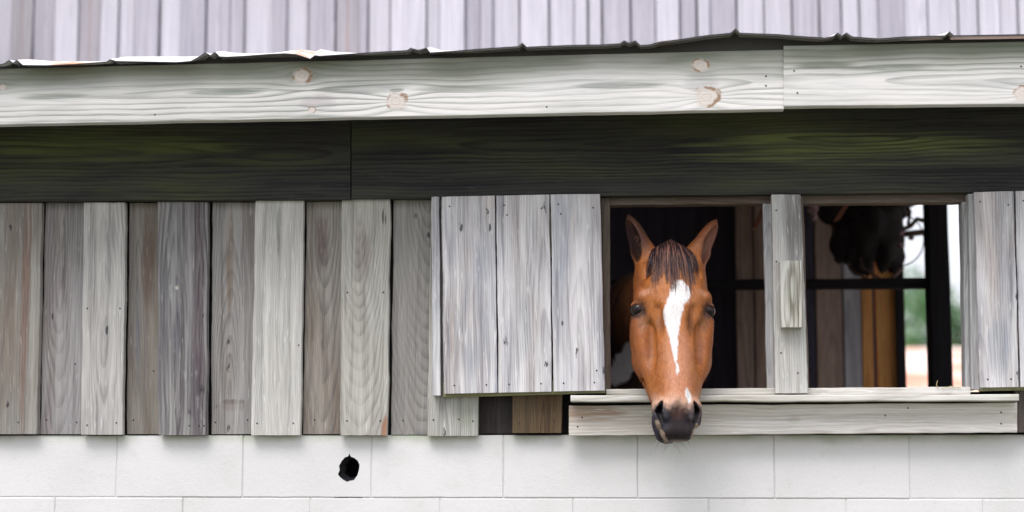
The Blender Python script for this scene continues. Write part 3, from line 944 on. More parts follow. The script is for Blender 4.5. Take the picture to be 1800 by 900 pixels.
# skull
ell(H(0, .085, -.105), (.076, .115, .080), .03)
ell(H(0, .150, -.070), (.083, .105, .056), .03)
for s in (-1, 1):
    ell(H(s * .048, .14, -.075), (.044, .085, .048), .03)
cone(H(0, .20, -.062), H(0, .47, -.050), .050, .034, .03)            # nasal bones
for s in (-1, 1):
    cone(H(s * .028, .22, -.072), H(s * .016, .46, -.062), .043, .035, .03)
    ell(H(s * .092, .150, -.076), (.022, .022, .032), .014)           # ridge above the eye
    ell(H(s * .090, .142, -.095), (.016, .030, .028), .018)
    cone(H(s * .100, .212, -.092), H(s * .080, .350, -.100), .018, .014, .016)   # facial crest
    ell(H(s * .077, .240, -.150), (.044, .122, .080), .030)            # cheek
    ell(H(s * .082, .085, -.125), (.022, .050, .050), .022)            # temple muscle
    ell(H(s * .056, .045, -.125), (.034, .055, .05), .03)
    cone(H(s * .073, .33, -.140), H(s * .030, .47, -.125), .038, .026, .03)      # jaw bars
    cone(H(s * .060, .27, -.11), H(s * .034, .46, -.085), .038, .030, .03)
    ell(H(s * .066, .365, -.105), (.020, .040, .022), .016)            # cheek muscle behind the mouth corner
    ell(H(s * .058, .415, -.100), (.014, .030, .018), .014)
ell(H(0, .30, -.11), (.05, .14, .075), .03)
cone(H(0, .34, -.12), H(0, .48, -.10), .060, .040, .03)
# muzzle
ell(H(0, .500, -.062), (.054, .056, .044), .022)
ell(H(-.002, .550, -.064), (.044, .032, .036), .018)                       # upper lip
for s in (-1, 1):
    ell(H(s * .044, .498, -.062), (.026, .046, .036), .014)            # nostril wings
    ell(H(s * .026 - .002, .557, -.062), (.020, .022, .030), .010)
    cone(H(s * .060, .478, -.058), H(s * .058, .528, -.058), .010, .009, .008)    # outer rim
    cone(H(s * .036, .480, -.030), H(s * .036, .520, -.030), .009, .007, .008)    # inner rim
    cone(H(s * .036, .520, -.032), H(s * .052, .536, -.048), .007, .008, .008)
ell(H(0, .520, -.014), (.006, .040, .010), .014, -1)
# lower lip and chin, pushed to the horse's right
ell(H(-.031, .512, -.112), (.036, .056, .030), .010)
ell(H(-.026, .553, -.104), (.032, .026, .026), .010)
# mouth line
cone(H(-.068, .462, -.094), H(-.052, .540, -.080), .0045, .0045, .006, -1)
cone(H(-.052, .540, -.080), H(-.036, .575, -.084), .0045, .0045, .006, -1)
cone(H(.064, .470, -.094), H(.050, .545, -.090), .0040, .0040, .006, -1)
# nostrils
NOST = []
for s in (-1, 1):
    for a, b, r0, r1 in (((.0490, .478, -.028), (.0530, .502, -.038), .0060, .0110), ((.0530, .502, -.038), (.0460, .530, -.034), .0110, .0060), ((.052, .497, -.044), (.032, .455, -.080), .0110, .009)):
        a, b = H(s * a[0], a[1], a[2]), H(s * b[0], b[1], b[2])
        cone(a, b, r0, r1, .005, -1)
        NOST.append((a, b, r0, r1))
# hollows
for s in (-1, 1):
    ell(H(s * .066, .088, -.058), (.012, .022, .012), .02, -1)
    ell(H(s * .052, .232, -.028), (.013, .042, .012), .022, -1)
    ell(H(s * .068, .300, -.058), (.013, .065, .013), .020, -1)
    ell(H(s * .082, .385, -.125), (.008, .035, .016), .012, -1)
# eye sockets and lids
EYE = {}
for s in (-1, 1):
    e = H(s * .1000, .184, -.088)
    EYE[s] = e
    ell(e + HW * s * .006 + HV * .004, (.018, .0185, .022), .008, -1)
    pts = [H(s * .087, .181, -.063), H(s * .104, .168, -.071), H(s * .115, .168, -.091), H(s * .111, .178, -.116)]
    for a, b in zip(pts, pts[1:]):
        cone(a, b, .0055, .0055, .010)
    pts = [H(s * .087, .187, -.065), H(s * .101, .202, -.075), H(s * .109, .202, -.093), H(s * .109, .188, -.116)]
    for a, b in zip(pts, pts[1:]):
        cone(a, b, .0042, .0042, .010)
# ears
EARS = []
for s in (-1, 1):
    base = H(s * .070, .020, -.118)
    tip = H(.142, -.110, -.108) if s > 0 else H(-.124, -.122, -.108)
    ax = tip - base
    L_ = np.linalg.norm(ax)
    ax = ax / L_
    op = HV * .60 + HW * s * .80
    op = op - ax * (op @ ax)
    op /= np.linalg.norm(op)
    sd_ = np.cross(ax, op)
    fr = [sd_, ax, op]
    mid = base + ax * L_ * .40
    ell(mid, (.029, .084, .027), .015, 1, fr)
    EARS.append((mid + op * .021 + ax * .004, fr))
    cone(base - ax * .02, base + ax * .03, .032, .034, .02)
    cone(base + ax * L_ * .45, tip, .022, .0030, .012)
    ell(mid + op * .021 + ax * .004, (.0205, .070, .024), .006, -1, fr)
    cone(base + ax * L_ * .50 + op * .014, tip + op * .006 - ax * .012, .014, .002, .004, -1)
# neck and body in the dark of the stall
hx = HO[0]
nb = H(0, .10, -.17)
pts = [nb, np.array((hx - .10, .36, 1.60)), np.array((hx - .24, .72, 1.47)), np.array((hx - .38, 1.02, 1.34))]
rad = [.085, .115, .17, .235]
for i in range(3):
    cone(pts[i], pts[i + 1], rad[i], rad[i + 1], .06)
cone(pts[1] + np.array((0, .05, -.07)), pts[3] + np.array((.02, -.02, -.12)), .085, .22, .08)
bd = Vector((-.62, .78, 0)).normalized()
C0 = Vector((hx - .42, 1.10, 1.22))
fb = [tuple(Vector((bd.y, -bd.x, 0))), tuple(bd), (0, 0, 1)]
ell(C0 + bd * .0, (.25, .30, .36), .12, 1, fb)
ell(C0 + bd * .45 + Vector((0, 0, .0)), (.28, .55, .31), .12, 1, fb)
ell(C0 + bd * .92 + Vector((0, 0, .05)), (.27, .34, .33), .12, 1, fb)
side = Vector((bd.y, -bd.x, 0))
for s in (-1, 1):
    a = C0 + side * s * .15 - bd * .02
    for (p, q, r0, r1) in (((0, -.15), (.02, -.50), .11, .065), ((.02, -.50), (.0, -.85), .052, .036), ((.0, -.85), (.0, -1.08), .032, .034), ((.0, -1.08), (-.03, -1.16), .036, .055)):
        cone(a + bd * p[0] + Vector((0, 0, p[1])), a + bd * q[0] + Vector((0, 0, q[1])), r0, r1, .04)
    a = C0 + side * s * .15 + bd * 1.0
    for (p, q, r0, r1) in (((0, -.02), (-.06, -.38), .17, .11), ((-.06, -.38), (.12, -.68), .09, .05), ((.12, -.68), (.07, -1.04), .045, .034), ((.07, -1.04), (.03, -1.15), .036, .055)):
        cone(a + bd * p[0] + Vector((0, 0, p[1])), a + bd * q[0] + Vector((0, 0, q[1])), r0, r1, .04)
tl = C0 + bd * 1.24 + Vector((0, 0, .22))
cone(tl, tl + bd * .06 + Vector((0, 0, -.7)), .035, .05, .03)


def axis_(lo, hi, f0, f1, fine, grow):
    """coordinates from lo to hi, spaced `fine` between f0 and f1 and growing outward to at most 3.5 cm"""
    mid = list(np.arange(f0, f1 + fine * .5, fine))
    st = fine
    x_ = mid[-1]
    right = []
    while x_ < hi:
        st = min(st * grow, .035)
        x_ += st
        right.append(x_)
    st = fine
    x_ = mid[0]
    left = []
    while x_ > lo:
        st = min(st * grow, .035)
        x_ -= st
        left.append(x_)
    return np.array(left[::-1] + mid + right)


FINE = .0034
gx = axis_(hx - 1.75, hx + .25, hx - .150, hx + .165, FINE, 1.16)
gy = axis_(-.42, 2.45, -.345, -.045, FINE, 1.12)
gz = axis_(-.03, 1.97, HO[2] - .625, HO[2] + .125, FINE, 1.14)
F = np.full((len(gx), len(gy), len(gz)), .5, np.float32)
for p in prims:
    c_, r_ = p[4], p[5] + p[2] + .03
    sl = []
    for g, cc in ((gx, c_[0]), (gy, c_[1]), (gz, c_[2])):
        i0, i1 = np.searchsorted(g, cc - r_), np.searchsorted(g, cc + r_)
        sl.append(slice(max(0, i0 - 1), min(len(g), i1 + 1)))
    X, Y, Z = np.meshgrid(gx[sl[0]], gy[sl[1]], gz[sl[2]], indexing='ij')
    if X.size == 0:
        continue
    d = evalp(p, np.stack([X, Y, Z], -1)).astype(np.float32)
    F[tuple(sl)] = comb_(F[tuple(sl)], d, p[2], p[3])


def field(P):
    P = np.asarray(P, float)
    f = np.full(P.shape[:-1], .5)
    for p in prims:
        if np.min(np.linalg.norm(P.reshape(-1, 3) - p[4], axis=1)) > p[5] + p[2] + .03:
            continue
        f = comb_(f, evalp(p, P), p[2], p[3])
    return f


def surface_nets(F, xs, ys, zs):
    ins = F < 0
    a = [ins[i:ins.shape[0] - 1 + i, j:ins.shape[1] - 1 + j, k:ins.shape[2] - 1 + k] for i in (0, 1) for j in (0, 1) for k in (0, 1)]
    al, an = a[0].copy(), a[0].copy()
    for q in a[1:]:
        al &= q
        an |= q
    act = an & ~al
    idx = np.argwhere(act)
    vid = np.full(act.shape, -1, np.int64)
    vid[act] = np.arange(len(idx))
    offs = np.array([(i, j, k) for i in (0, 1) for j in (0, 1) for k in (0, 1)])
    cv = np.stack([F[idx[:, 0] + o[0], idx[:, 1] + o[1], idx[:, 2] + o[2]] for o in offs], 1)
    cp = np.stack([np.stack([xs[idx[:, 0] + o[0]], ys[idx[:, 1] + o[1]], zs[idx[:, 2] + o[2]]], 1) for o in offs], 1)
    acc = np.zeros((len(idx), 3))
    cnt = np.zeros(len(idx))
    for i in range(8):
        for b in (1, 2, 4):
            j = i | b
            if j == i:
                continue
            m_ = (cv[:, i] < 0) != (cv[:, j] < 0)
            t = cv[m_, i] / (cv[m_, i] - cv[m_, j])
            acc[m_] += cp[m_, i] + t[:, None] * (cp[m_, j] - cp[m_, i])
            cnt[m_] += 1
    V = acc / cnt[:, None]
    faces = []
    for axn in range(3):
        o1 = [(0, 1, 0), (0, 0, 1)] if axn == 0 else [(0, 0, 1), (1, 0, 0)] if axn == 1 else [(1, 0, 0), (0, 1, 0)]
        sl0 = [slice(None)] * 3
        sl1 = [slice(None)] * 3
        sl0[axn] = slice(0, -1)
        sl1[axn] = slice(1, None)
        ch = np.argwhere(ins[tuple(sl0)] != ins[tuple(sl1)])
        o1 = np.array(o1)
        ok = np.ones(len(ch), bool)
        for d_ in range(3):
            if d_ != axn:
                ok &= (ch[:, d_] > 0) & (ch[:, d_] < act.shape[d_])
        ch = ch[ok]
        q = [ch, ch - o1[0], ch - o1[0] - o1[1], ch - o1[1]]
        ids = np.stack([vid[c[:, 0], c[:, 1], c[:, 2]] for c in q], 1)
        fl_ = ins[ch[:, 0], ch[:, 1], ch[:, 2]]
        ids[~fl_] = ids[~fl_][:, ::-1]
        faces.append(ids)
    return V, np.concatenate(faces)


HVt, HF = surface_nets(F, gx, gy, gz)
# a little relaxing removes the grid's terraces
e0 = np.concatenate([HF[:, [i, (i + 1) % 4]] for i in range(4)])
for lam in (.5, -.35, .5, -.35, .45):
    s_ = np.zeros_like(HVt)
    c_ = np.zeros(len(HVt))
    np.add.at(s_, e0[:, 0], HVt[e0[:, 1]])
    np.add.at(c_, e0[:, 0], 1)
    HVt = HVt + lam * (s_ / np.maximum(c_, 1)[:, None] - HVt)
me = bpy.data.meshes.new('horse')
me.vertices.add(len(HVt))
me.vertices.foreach_set('co', HVt.astype(np.float32).ravel())
me.loops.add(HF.size)
me.loops.foreach_set('vertex_index', HF.astype(np.int32).ravel())
me.polygons.add(len(HF))
me.polygons.foreach_set('loop_start', np.arange(0, HF.size, 4, dtype=np.int32))
me.update(calc_edges=True)
me.validate()
me.shade_smooth()

# coat markings, plus painted shade and highlights, as a colour attribute
rel = HVt - HO
lw, lu, lv = rel @ HW, rel @ HU, rel @ HV
inhead = (lu > -.13) & (lu < .63) & (np.abs(lw) < .16) & (lv > -.30) & (HVt[:, 1] < .2)
rng = np.random.default_rng(1)


def nz(sc, off=0.0):
    return np.array([mnoise.noise((a * sc + off, b * sc, c * sc)) for a, b, c in HVt])


n20 = nz(22)
n80 = nz(90, 7)


def sm(x, a, b):
    t = np.clip((x - a) / (b - a), 0, 1)
    return t * t * (3 - 2 * t)


col = np.tile(np.array([.43, .140, .025]), (len(HVt), 1))


def lay(mask, c):
    global col
    col = col * (1 - mask[:, None]) + np.array(c) * mask[:, None]


body = 1 - inhead.astype(float)
dcam = HVt - np.array(CAM)
dep = dcam @ np.array(FW)
PX = 900 + FPX * (dcam @ np.array(RT)) / dep          # where each part of the coat lies in the photograph
PY = 450 - FPX * (dcam @ np.array(UP)) / dep
fr_ = inhead * (lv > -.095)
lay(sm(n20, -.2, .5) * .5, (.32, .10, .03))
lay(sm(nz(45, 3), .0, .5) * .35 * inhead, (.47, .19, .07))
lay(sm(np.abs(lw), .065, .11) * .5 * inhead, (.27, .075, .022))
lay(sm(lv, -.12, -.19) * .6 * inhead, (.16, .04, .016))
lay(sm(np.abs(lw - .004), .060, .015) * sm(lu, .20, .34) * .6 * fr_, (.56, .27, .17))      # paler pinkish nose, partly a highlight painted in
lay(sm(np.hypot((lw - .045) / .035, (lu - .15) / .06), 1.2, .3) * .35 * fr_, (.55, .24, .12))
for s in (-1, 1):
    lay(sm(np.hypot((lw - s * .043) / .016, (lu - .240) / .035) + n80 * .3, 1.3, .3) * .6 * fr_, (.16, .055, .02))  # shade of the face hollows painted as dark ovals
    lay(sm(np.hypot((lw - s * .104) / .030, (lu - .190) / .030) + n80 * .3, 1.0, .55) * .9 * (lv > -.14), (.030, .020, .022))
    lay(sm(np.hypot((lw - s * .088) / .022, (lu - .225) / .03) + n80 * .3, 1.2, .5) * .5, (.15, .075, .04))
for s in (-1, 1):
    lay(sm(np.hypot((lw - s * .072) / .014, (lu - .30) / .07) + n80 * .3, 1.3, .4) * .55 * inhead, (.20, .055, .016))  # cheek hollow's shade painted in as a darker streak
    lay(sm(np.hypot((lw - s * .082) / .020, (lu - .142) / .012) + n80 * .3, 1.3, .4) * .55 * inhead, (.62, .32, .20))  # brow highlight painted into the coat
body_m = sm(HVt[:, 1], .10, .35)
lay(body_m, (.040, .022, .018))  # neck and body blackened: the stall's darkness painted into the coat
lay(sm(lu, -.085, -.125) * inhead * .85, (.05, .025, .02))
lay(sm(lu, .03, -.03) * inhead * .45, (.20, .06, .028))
lay(sm(lw, -.05, -.08) * sm(lu, .03, -.03) * inhead * .85, (.075, .030, .018))  # one ear darkened: the header's shade painted into its coat
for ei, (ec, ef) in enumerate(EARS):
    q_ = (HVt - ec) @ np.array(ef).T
    lay(sm(np.sqrt(((q_ / np.array((.0235, .070, .024))) ** 2).sum(1)), 1.16, 1.02) * .85, ((.016, .009, .011), (.20, .080, .05))[ei])  # first ear's inside carries the same painted shade
# muzzle: warm beige above the nostrils, slate-black between and below them
lay(sm(PY + n80 * 5, 684, 708) * fr_ * .75, (.58, .38, .29))
cen = np.abs(PX - 1190)
lay(sm(PY + n80 * 7 - cen * .25 + 6, 704, 728) * inhead * .97, (.010, .010, .016))
lay(sm(np.hypot((PX - 1193) / 15, (PY - 722) / 16) + n80 * .3, 1.2, .4) * .35 * fr_, (.11, .050, .030))
lay(sm(np.hypot((PX - 1160) / 16, (PY - 735) / 26), 1.15, .8) * .85 * fr_, (.034, .033, .044))
lay(sm(np.hypot((PX - 1224) / 13, (PY - 733) / 26), 1.15, .8) * .8 * fr_, (.060, .048, .055))
lay(sm(lv, -.088, -.094) * sm(PY, 716, 724) * inhead, (.026, .024, .034))
for (xa, ya, xb, yb, ww) in ((1154, 742, 1171, 776, 2.8), (1225, 748, 1217, 768, 3.0)):     # pale whisker edge along the upper lip
    t_ = np.clip(((PX - xa) * (xb - xa) + (PY - ya) * (yb - ya)) / ((xb - xa) ** 2 + (yb - ya) ** 2), 0, 1)
    dl = np.hypot(PX - xa - t_ * (xb - xa), PY - ya - t_ * (yb - ya)) + n80 * 2
    lay(sm(dl, ww + 1.5, ww - 1.0) * .65 * inhead * (lv > -.10), (.42, .30, .20))
lay(sm(np.hypot((PX - 1193) / 20, (PY - 777) / 4.5), 1.3, .6) * .5 * inhead, (.30, .20, .15))
dn = np.full(len(HVt), 1.0)
for (a, b, r0, r1) in NOST:
    ab = b - a
    t_ = np.clip(((HVt - a) @ ab) / (ab @ ab), 0, 1)
    dn = np.minimum(dn, np.linalg.norm(HVt - a - t_[:, None] * ab, axis=1) - (r0 + (r1 - r0) * t_))
lay(sm(dn, .0028, .0008), (.010, .008, .010))


# white blaze: its edges row by row
def band(pts):
    ys_ = np.array([p[0] for p in pts], float)
    yy = PY + n80 * 3
    L_ = np.interp(yy, ys_, [p[1] for p in pts])
    R2 = np.interp(yy, ys_, [p[2] for p in pts])
    x_ = PX + n80 * 1.8
    return sm(x_ - L_, -1.0, 1.5) * sm(R2 - x_, -1.0, 1.5) * sm(yy, ys_[0] - 2, ys_[0] + 2) * sm(yy, ys_[-1] + 2, ys_[-1] - 2) * fr_


lay(band([(492, 1184, 1200), (505, 1179, 1212), (515, 1177, 1215), (528, 1173, 1209), (540, 1166, 1202), (552, 1165, 1199), (575, 1171, 1194), (600, 1178, 1192), (625, 1184, 1191), (638, 1186, 1189)]), (.74, .71, .71))
lay(band([(637, 1188, 1191), (643, 1188, 1194), (650, 1188, 1193), (660, 1190, 1192)]), (.80, .76, .78))
lay(band([(681, 1205, 1208), (688, 1204, 1212), (698, 1206, 1216), (706, 1209, 1215), (711, 1211, 1213)]), (.74, .71, .71))
# white patch low on the shoulder
a_, b_ = (PX - 1098) * .92 + (PY - 640) * .40, (PY - 640) * .92 - (PX - 1098) * .40
lay(sm(np.hypot(a_ / 20, b_ / 42) + n20 * .3, 1.1, .85) * body_m, (.85, .85, .88))
lay(sm(np.abs(np.hypot(PX - 1140, (PY - 540) * .8) - 76), 6, 2) * (PX < 1096) * (PY < 520) * body_m * .6, (.5, .5, .52))
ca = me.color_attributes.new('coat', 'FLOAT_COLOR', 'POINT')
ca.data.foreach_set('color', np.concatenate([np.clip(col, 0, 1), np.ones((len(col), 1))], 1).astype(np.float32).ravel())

coat = bpy.data.materials.new('horse_coat')
n = N(coat)
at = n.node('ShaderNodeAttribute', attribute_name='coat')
tc = n.node('ShaderNodeTexCoord')
mp = n.node('ShaderNodeMapping')
n.link(tc.outputs['Object'], mp.inputs[0])
mp.inputs['Scale'].default_value = (1, 1, .28)
fur = n.noise(mp.outputs[0], 620, 3, .6)
fur2 = n.noise(mp.outputs[0], 55, 3, .6)
vein = n.noise(tc.outputs['Object'], 34, 3, .6, .6)
c = n.mix(n.math('MULTIPLY', n.ramp(fur, .4, .75), .30), at.outputs['Color'], (.0, .0, .0), 'MULTIPLY')
c2 = n.mix(.45, at.outputs['Color'], (.0, .0, .0))
c = n.mix(n.math('MULTIPLY', n.ramp(fur, .42, .75), .40), at.outputs['Color'], c2)
c = n.mix(n.math('MULTIPLY', n.ramp(fur2, .5, .75), .35), c, c2)
n.set('Base Color', c)
n.set('Roughness', n.math('MULTIPLY_ADD', fur2, .25, .42))
scl = n.node('ShaderNodeSeparateColor')
n.link(at.outputs['Color'], scl.inputs[0])
n.set('Specular IOR Level', n.math('MULTIPLY_ADD', n.ramp(scl.outputs[0], .03, .22), .32, .10))
n.set('Sheen Weight', .03)
n.set('Sheen Roughness', .4)
n.set('Sheen Tint', (1.0, .75, .65, 1))
n.bump(n.math('ADD', n.math('MULTIPLY', fur, .35), n.math('MULTIPLY', vein, 1.6)), .45, .0022)
me.materials.append(coat)
horse = bpy.data.objects.new('horse', me)
COL.objects.link(horse)
tag(horse, 'bay horse with a white blaze and dark forelock looking out over the window sill', 'horse')

# short coat hair lying down the face, one thin blade per hair
nrm = np.empty(len(HVt) * 3, np.float32)
me.vertices.foreach_get('normal', nrm)
nrm = nrm.reshape(-1, 3).astype(float)
cand = np.where(inhead & (col.sum(1) > .12) & (dn > .003) & (PY < 790) & (HVt[:, 1] < .02))[0]
for s in (-1, 1):
    cand = cand[np.linalg.norm(HVt[cand] - EYE[s], axis=1) > .030]
hid = rng.choice(cand, 95000, replace=True)
hp, hn = HVt[hid] + rng.normal(0, .0012, (len(hid), 3)), nrm[hid]
flow = HU[None, :] * 1.0 + HW[None, :] * (np.sign(lw[hid]) * .30 * sm(np.abs(lw[hid]), .01, .07))[:, None] + rng.normal(0, .16, (len(hid), 3))
up_ = lu[hid] < .03
flow[up_] = (HU[None, :] * -.9 + rng.normal(0, .2, (len(hid), 3)))[up_]
flow -= hn * (flow * hn).sum(1)[:, None]
flow /= np.linalg.norm(flow, axis=1)[:, None]
flow = flow + hn * rng.uniform(.10, .30, len(hid))[:, None]
sidev = np.cross(hn, flow)
sidev /= np.linalg.norm(sidev, axis=1)[:, None]
hl = rng.uniform(.006, .011, len(hid)) * np.where(lu[hid] > .46, .55, 1.0)
hw_ = rng.uniform(.00035, .0007, len(hid))
hp = hp - hn * .0012
va = np.stack([hp - sidev * hw_[:, None], hp + sidev * hw_[:, None], hp + flow * hl[:, None]], 1).reshape(-1, 3)
fm_ = bpy.data.meshes.new('coat_fur')
fm_.from_pydata(va.tolist(), [], np.arange(len(va)).reshape(-1, 3).tolist())
hc = np.clip(col[hid] * rng.uniform(.62, 1.35, (len(hid), 1)) + rng.normal(0, .006, (len(hid), 3)), .004, .9)
hc = np.repeat(np.concatenate([hc, np.ones((len(hid), 1))], 1), 3, 0)
fca = fm_.color_attributes.new('coat', 'FLOAT_COLOR', 'POINT')
fca.data.foreach_set('color', hc.astype(np.float32).ravel())
furm = bpy.data.materials.new('coat_fur')
n = N(furm)
n.set('Base Color', n.node('ShaderNodeAttribute', attribute_name='coat').outputs['Color'])
n.set('Roughness', .42)
n.set('Specular IOR Level', .45)
fm_.materials.append(furm)
fo = bpy.data.objects.new('coat_fur', fm_)
COL.objects.link(fo)
fo.parent = horse

# eyes
eyem = bpy.data.materials.new('dark_eye')
n = N(eyem)
tc = n.node('ShaderNodeTexCoord')
n.set('Base Color', n.mix(n.ramp(n.noise(tc.outputs['Object'], 60, 2), .4, .6), (.010, .008, .010), (.03, .016, .012)))
n.set('Roughness', .10)
n.set('Specular IOR Level', .22)
for s in (-1, 1):
    vs, fs = [], []
    nu, nv = 20, 14
    for j in range(nv + 1):
        th = math.pi * j / nv
        for i in range(nu):
            ph = 2 * math.pi * i / nu
            vs.append(tuple(EYE[s] + HW * s * .0 + .0258 * (HW * math.sin(th) * math.cos(ph) + HV * math.sin(th) * math.sin(ph) * 1.05 + HU * math.cos(th) * .92)))
    for j in range(nv):
        for i in range(nu):
            a, b = j * nu + i, j * nu + (i + 1) % nu
            fs.append((a, b, b + nu, a + nu))
    mesh_obj('eye', vs, fs, eyem, horse, None, True)

# hair: forelock, mane, lashes
hairm = bpy.data.materials.new('horse_hair')
n = N(hairm)
uvn = n.node('ShaderNodeUVMap')
sp = n.node('ShaderNodeSeparateXYZ')
n.link(uvn.outputs[0], sp.inputs[0])
c = n.mix(n.ramp(sp.outputs[0], .55, .97), (.020, .012, .016), (.30, .14, .10))
c = n.mix(n.math('MULTIPLY', n.ramp(sp.outputs[1], .6, 1.0), .35), c, (.22, .09, .05))
n.set('Base Color', c)
n.set('Roughness', .42)
n.set('Specular IOR Level', .28)
rh = random.Random(11)


def strand(mb, pts, r0, val):
    base = len(mb.v)
    m_ = len(pts)
    mb.tube(pts, [r0 * (1 - .75 * (i / (m_ - 1)) ** 2) for i in range(m_)], 4, 0, False)
    for i in range(m_):
        for k in range(4):
            mb.uv[base + i * 4 + k] = (val, i / (m_ - 1))


mb = MB()
NS = 900
w0s = np.array([rh.gauss(0, .017) for _ in range(NS)])
targ = np.array([rh.uniform(-1, 1) for _ in range(NS)])
lens = np.array([rh.uniform(.75, 1.0) for t in targ])
K = 12
prof_ = []
# sample the forehead's front surface on a small (w,u) table by marching inward
tw = np.linspace(-.09, .09, 25)
tu = np.linspace(-.02, .20, 23)
TW, TU = np.meshgrid(tw, tu, indexing='ij')
TV = np.full(TW.shape, .03)
for it in range(60):
    P = HO + TW[..., None] * HW + TU[..., None] * HU + TV[..., None] * HV
    d = field(P)
    TV = TV - np.clip(d * .7, 0, .01)
    TV = np.maximum(TV, -.20)


def front(w_, u_):
    i = min(max((w_ - tw[0]) / (tw[1] - tw[0]), 0), len(tw) - 1.001)
    j = min(max((u_ - tu[0]) / (tu[1] - tu[0]), 0), len(tu) - 1.001)
    i0, j0 = int(i), int(j)
    fi, fj = i - i0, j - j0
    return TV[i0, j0] * (1 - fi) * (1 - fj) + TV[i0 + 1, j0] * fi * (1 - fj) + TV[i0, j0 + 1] * (1 - fi) * fj + TV[i0 + 1, j0 + 1] * fi * fj


for q in range(NS):
    t = targ[q]
    clump = round(t * 7) / 7
    t2 = t * .5 + clump * .5
    wA = t * .060
    wB = t2 * .076 + rh.uniform(-.004, .004)
    uA = -.016 + abs(t) ** 2 * .022 + rh.uniform(-.004, .012)
    uB = .120 + .022 * math.cos(clump * 9 + 1) - .020 * t2 * t2 + rh.uniform(-.045, .010) + (.022 if rh.random() < .12 else 0)
    lift = rh.uniform(.003, .012)
    wob = rh.uniform(0, 6)
    pts = [H(wA * .8, -.018 + .03 * abs(t), -.120), H(wA * .9, -.040 + .03 * abs(t), -.088)]
    for i in range(K):
        s = i / (K - 1)
        w_ = wA + (wB - wA) * (1 - (1 - s) ** 1.6) + math.sin(wob + s * 4) * .0016
        u_ = uA + (uB - uA) * s
        v_ = front(w_, u_) + .002 + lift * math.sin(math.pi * min(1, s * 1.05 + .2)) * (1.0 - .5 * s)
        pts.append(H(w_, u_, v_))
    strand(mb, pts, rh.uniform(.0006, .0012), rh.random() ** 1.1)
mb.build('forelock', hairm, horse, True)
mb = MB()
for q in range(420):
    s = rh.random()
    p0 = np.array(nb) * (1 - s) + np.array(pts[0]) * 0 + 0 if False else None
    a = H(0, .02, -.13)
    b = np.array((hx - .34, .98, 1.66))
    p = a * (1 - s) + b * s + np.array((0, 0, .02 * math.sin(s * 3.1)))
    p = p + np.array((rh.uniform(-.012, .012), 0, -.015))
    dirx = rh.choice((1, 1, 1, -1)) * rh.uniform(.05, .10)
    ln_ = rh.uniform(.10, .22)
    pp_ = [p + np.array((dirx * math.sin(k / 5 * 1.4), rh.uniform(-.003, .003), .02 * math.sin(k / 5 * 2.2) - ln_ * (k / 5) ** 1.7)) for k in range(6)]
    strand(mb, pp_, .0014, rh.random() * .7)
mb.build('mane', hairm, horse, True)
for s in (-1, 1):
    mb = MB()
    for q in range(26):
        f_ = rh.random()
        a = H(s * (.080 + .022 * f_), .198 - .004 * math.sin(f_ * 3), -.068 - .035 * f_)
        pts_ = [a + (HW * s * .006 + HV * .010 + HU * .005) * k / 3 + HU * .002 * k * k / 9 for k in range(4)]
        strand(mb, pts_, .0004, .1)
    mb.build('eyelashes', hairm, horse, True)
mb = MB()
for q in range(46):
    s = rh.choice((-1, 1))
    a = H(-.012 + s * rh.uniform(.0, .04), rh.uniform(.535, .58), rh.uniform(-.12, -.08))
    d_ = HU * .9 + HW * s * rh.uniform(.1, .8) + HV * rh.uniform(-.3, .3)
    strand(mb, [a + d_ * .012 * k for k in range(4)], .0003, .5)
mb.build('whiskers', hairm, horse, True)
for s in (-1, 1):
    mb = MB()
    for q in range(70):            # short fuzz inside the ears
        base = H(s * .062, .030, -.118)
        f_ = rh.random()
        a = H(s * (.066 + .034 * f_), .02 - .07 * f_, -.100) + HW * rh.uniform(-.012, .012)
        d_ = HV * .8 + HW * (-s) * rh.uniform(-.3, .7) - HU * rh.uniform(0, .8)
        strand(mb, [a + d_ * .006 * k for k in range(4)], .0005, .8)
    mb.build('ear_hair', hairm, horse, True)

# ------------------------------------------------------------------ bundle of dark tack hanging in the right-hand window
tack = empty('hanging_tack', W(1545, 380, 1.95))
tag(tack, 'dark bundle of tack and hay net hanging inside the open window beside the black post', 'tack')
tm = plain('dark_tack', (.040, .030, .032), .85, var=.4, scale=20, bump=.6)
rt = random.Random(8)
TY = 1.95


def lump(mb, px, py, rx, ry, Y, sq=.8, seed=0):
    c_ = W(px, py, Y)
    s_ = (Y - CAM.y) / FPX
    vs, fs = [], []
    nu, nv = 22, 14
    for j in range(nv + 1):
        th = math.pi * j / nv
        for i in range(nu):
            ph = 2 * math.pi * i / nu
            d_ = Vector((math.sin(th) * math.cos(ph), math.sin(th) * math.sin(ph), math.cos(th)))
            k = 1 + .35 * mnoise.noise(d_ * 1.8 + Vector((seed, 0, 0))) + .14 * mnoise.noise(d_ * 6 + Vector((seed, 3, 0)))
            vs.append(c_ + Vector((d_.x * rx * s_, d_.y * rx * s_ * sq, d_.z * ry * s_)) * k)
    for j in range(nv):
        for i in range(nu):
            a, b = j * nu + i, j * nu + (i + 1) % nu
            fs.append((a, b, b + nu, a + nu))
    mb.add(vs, fs)


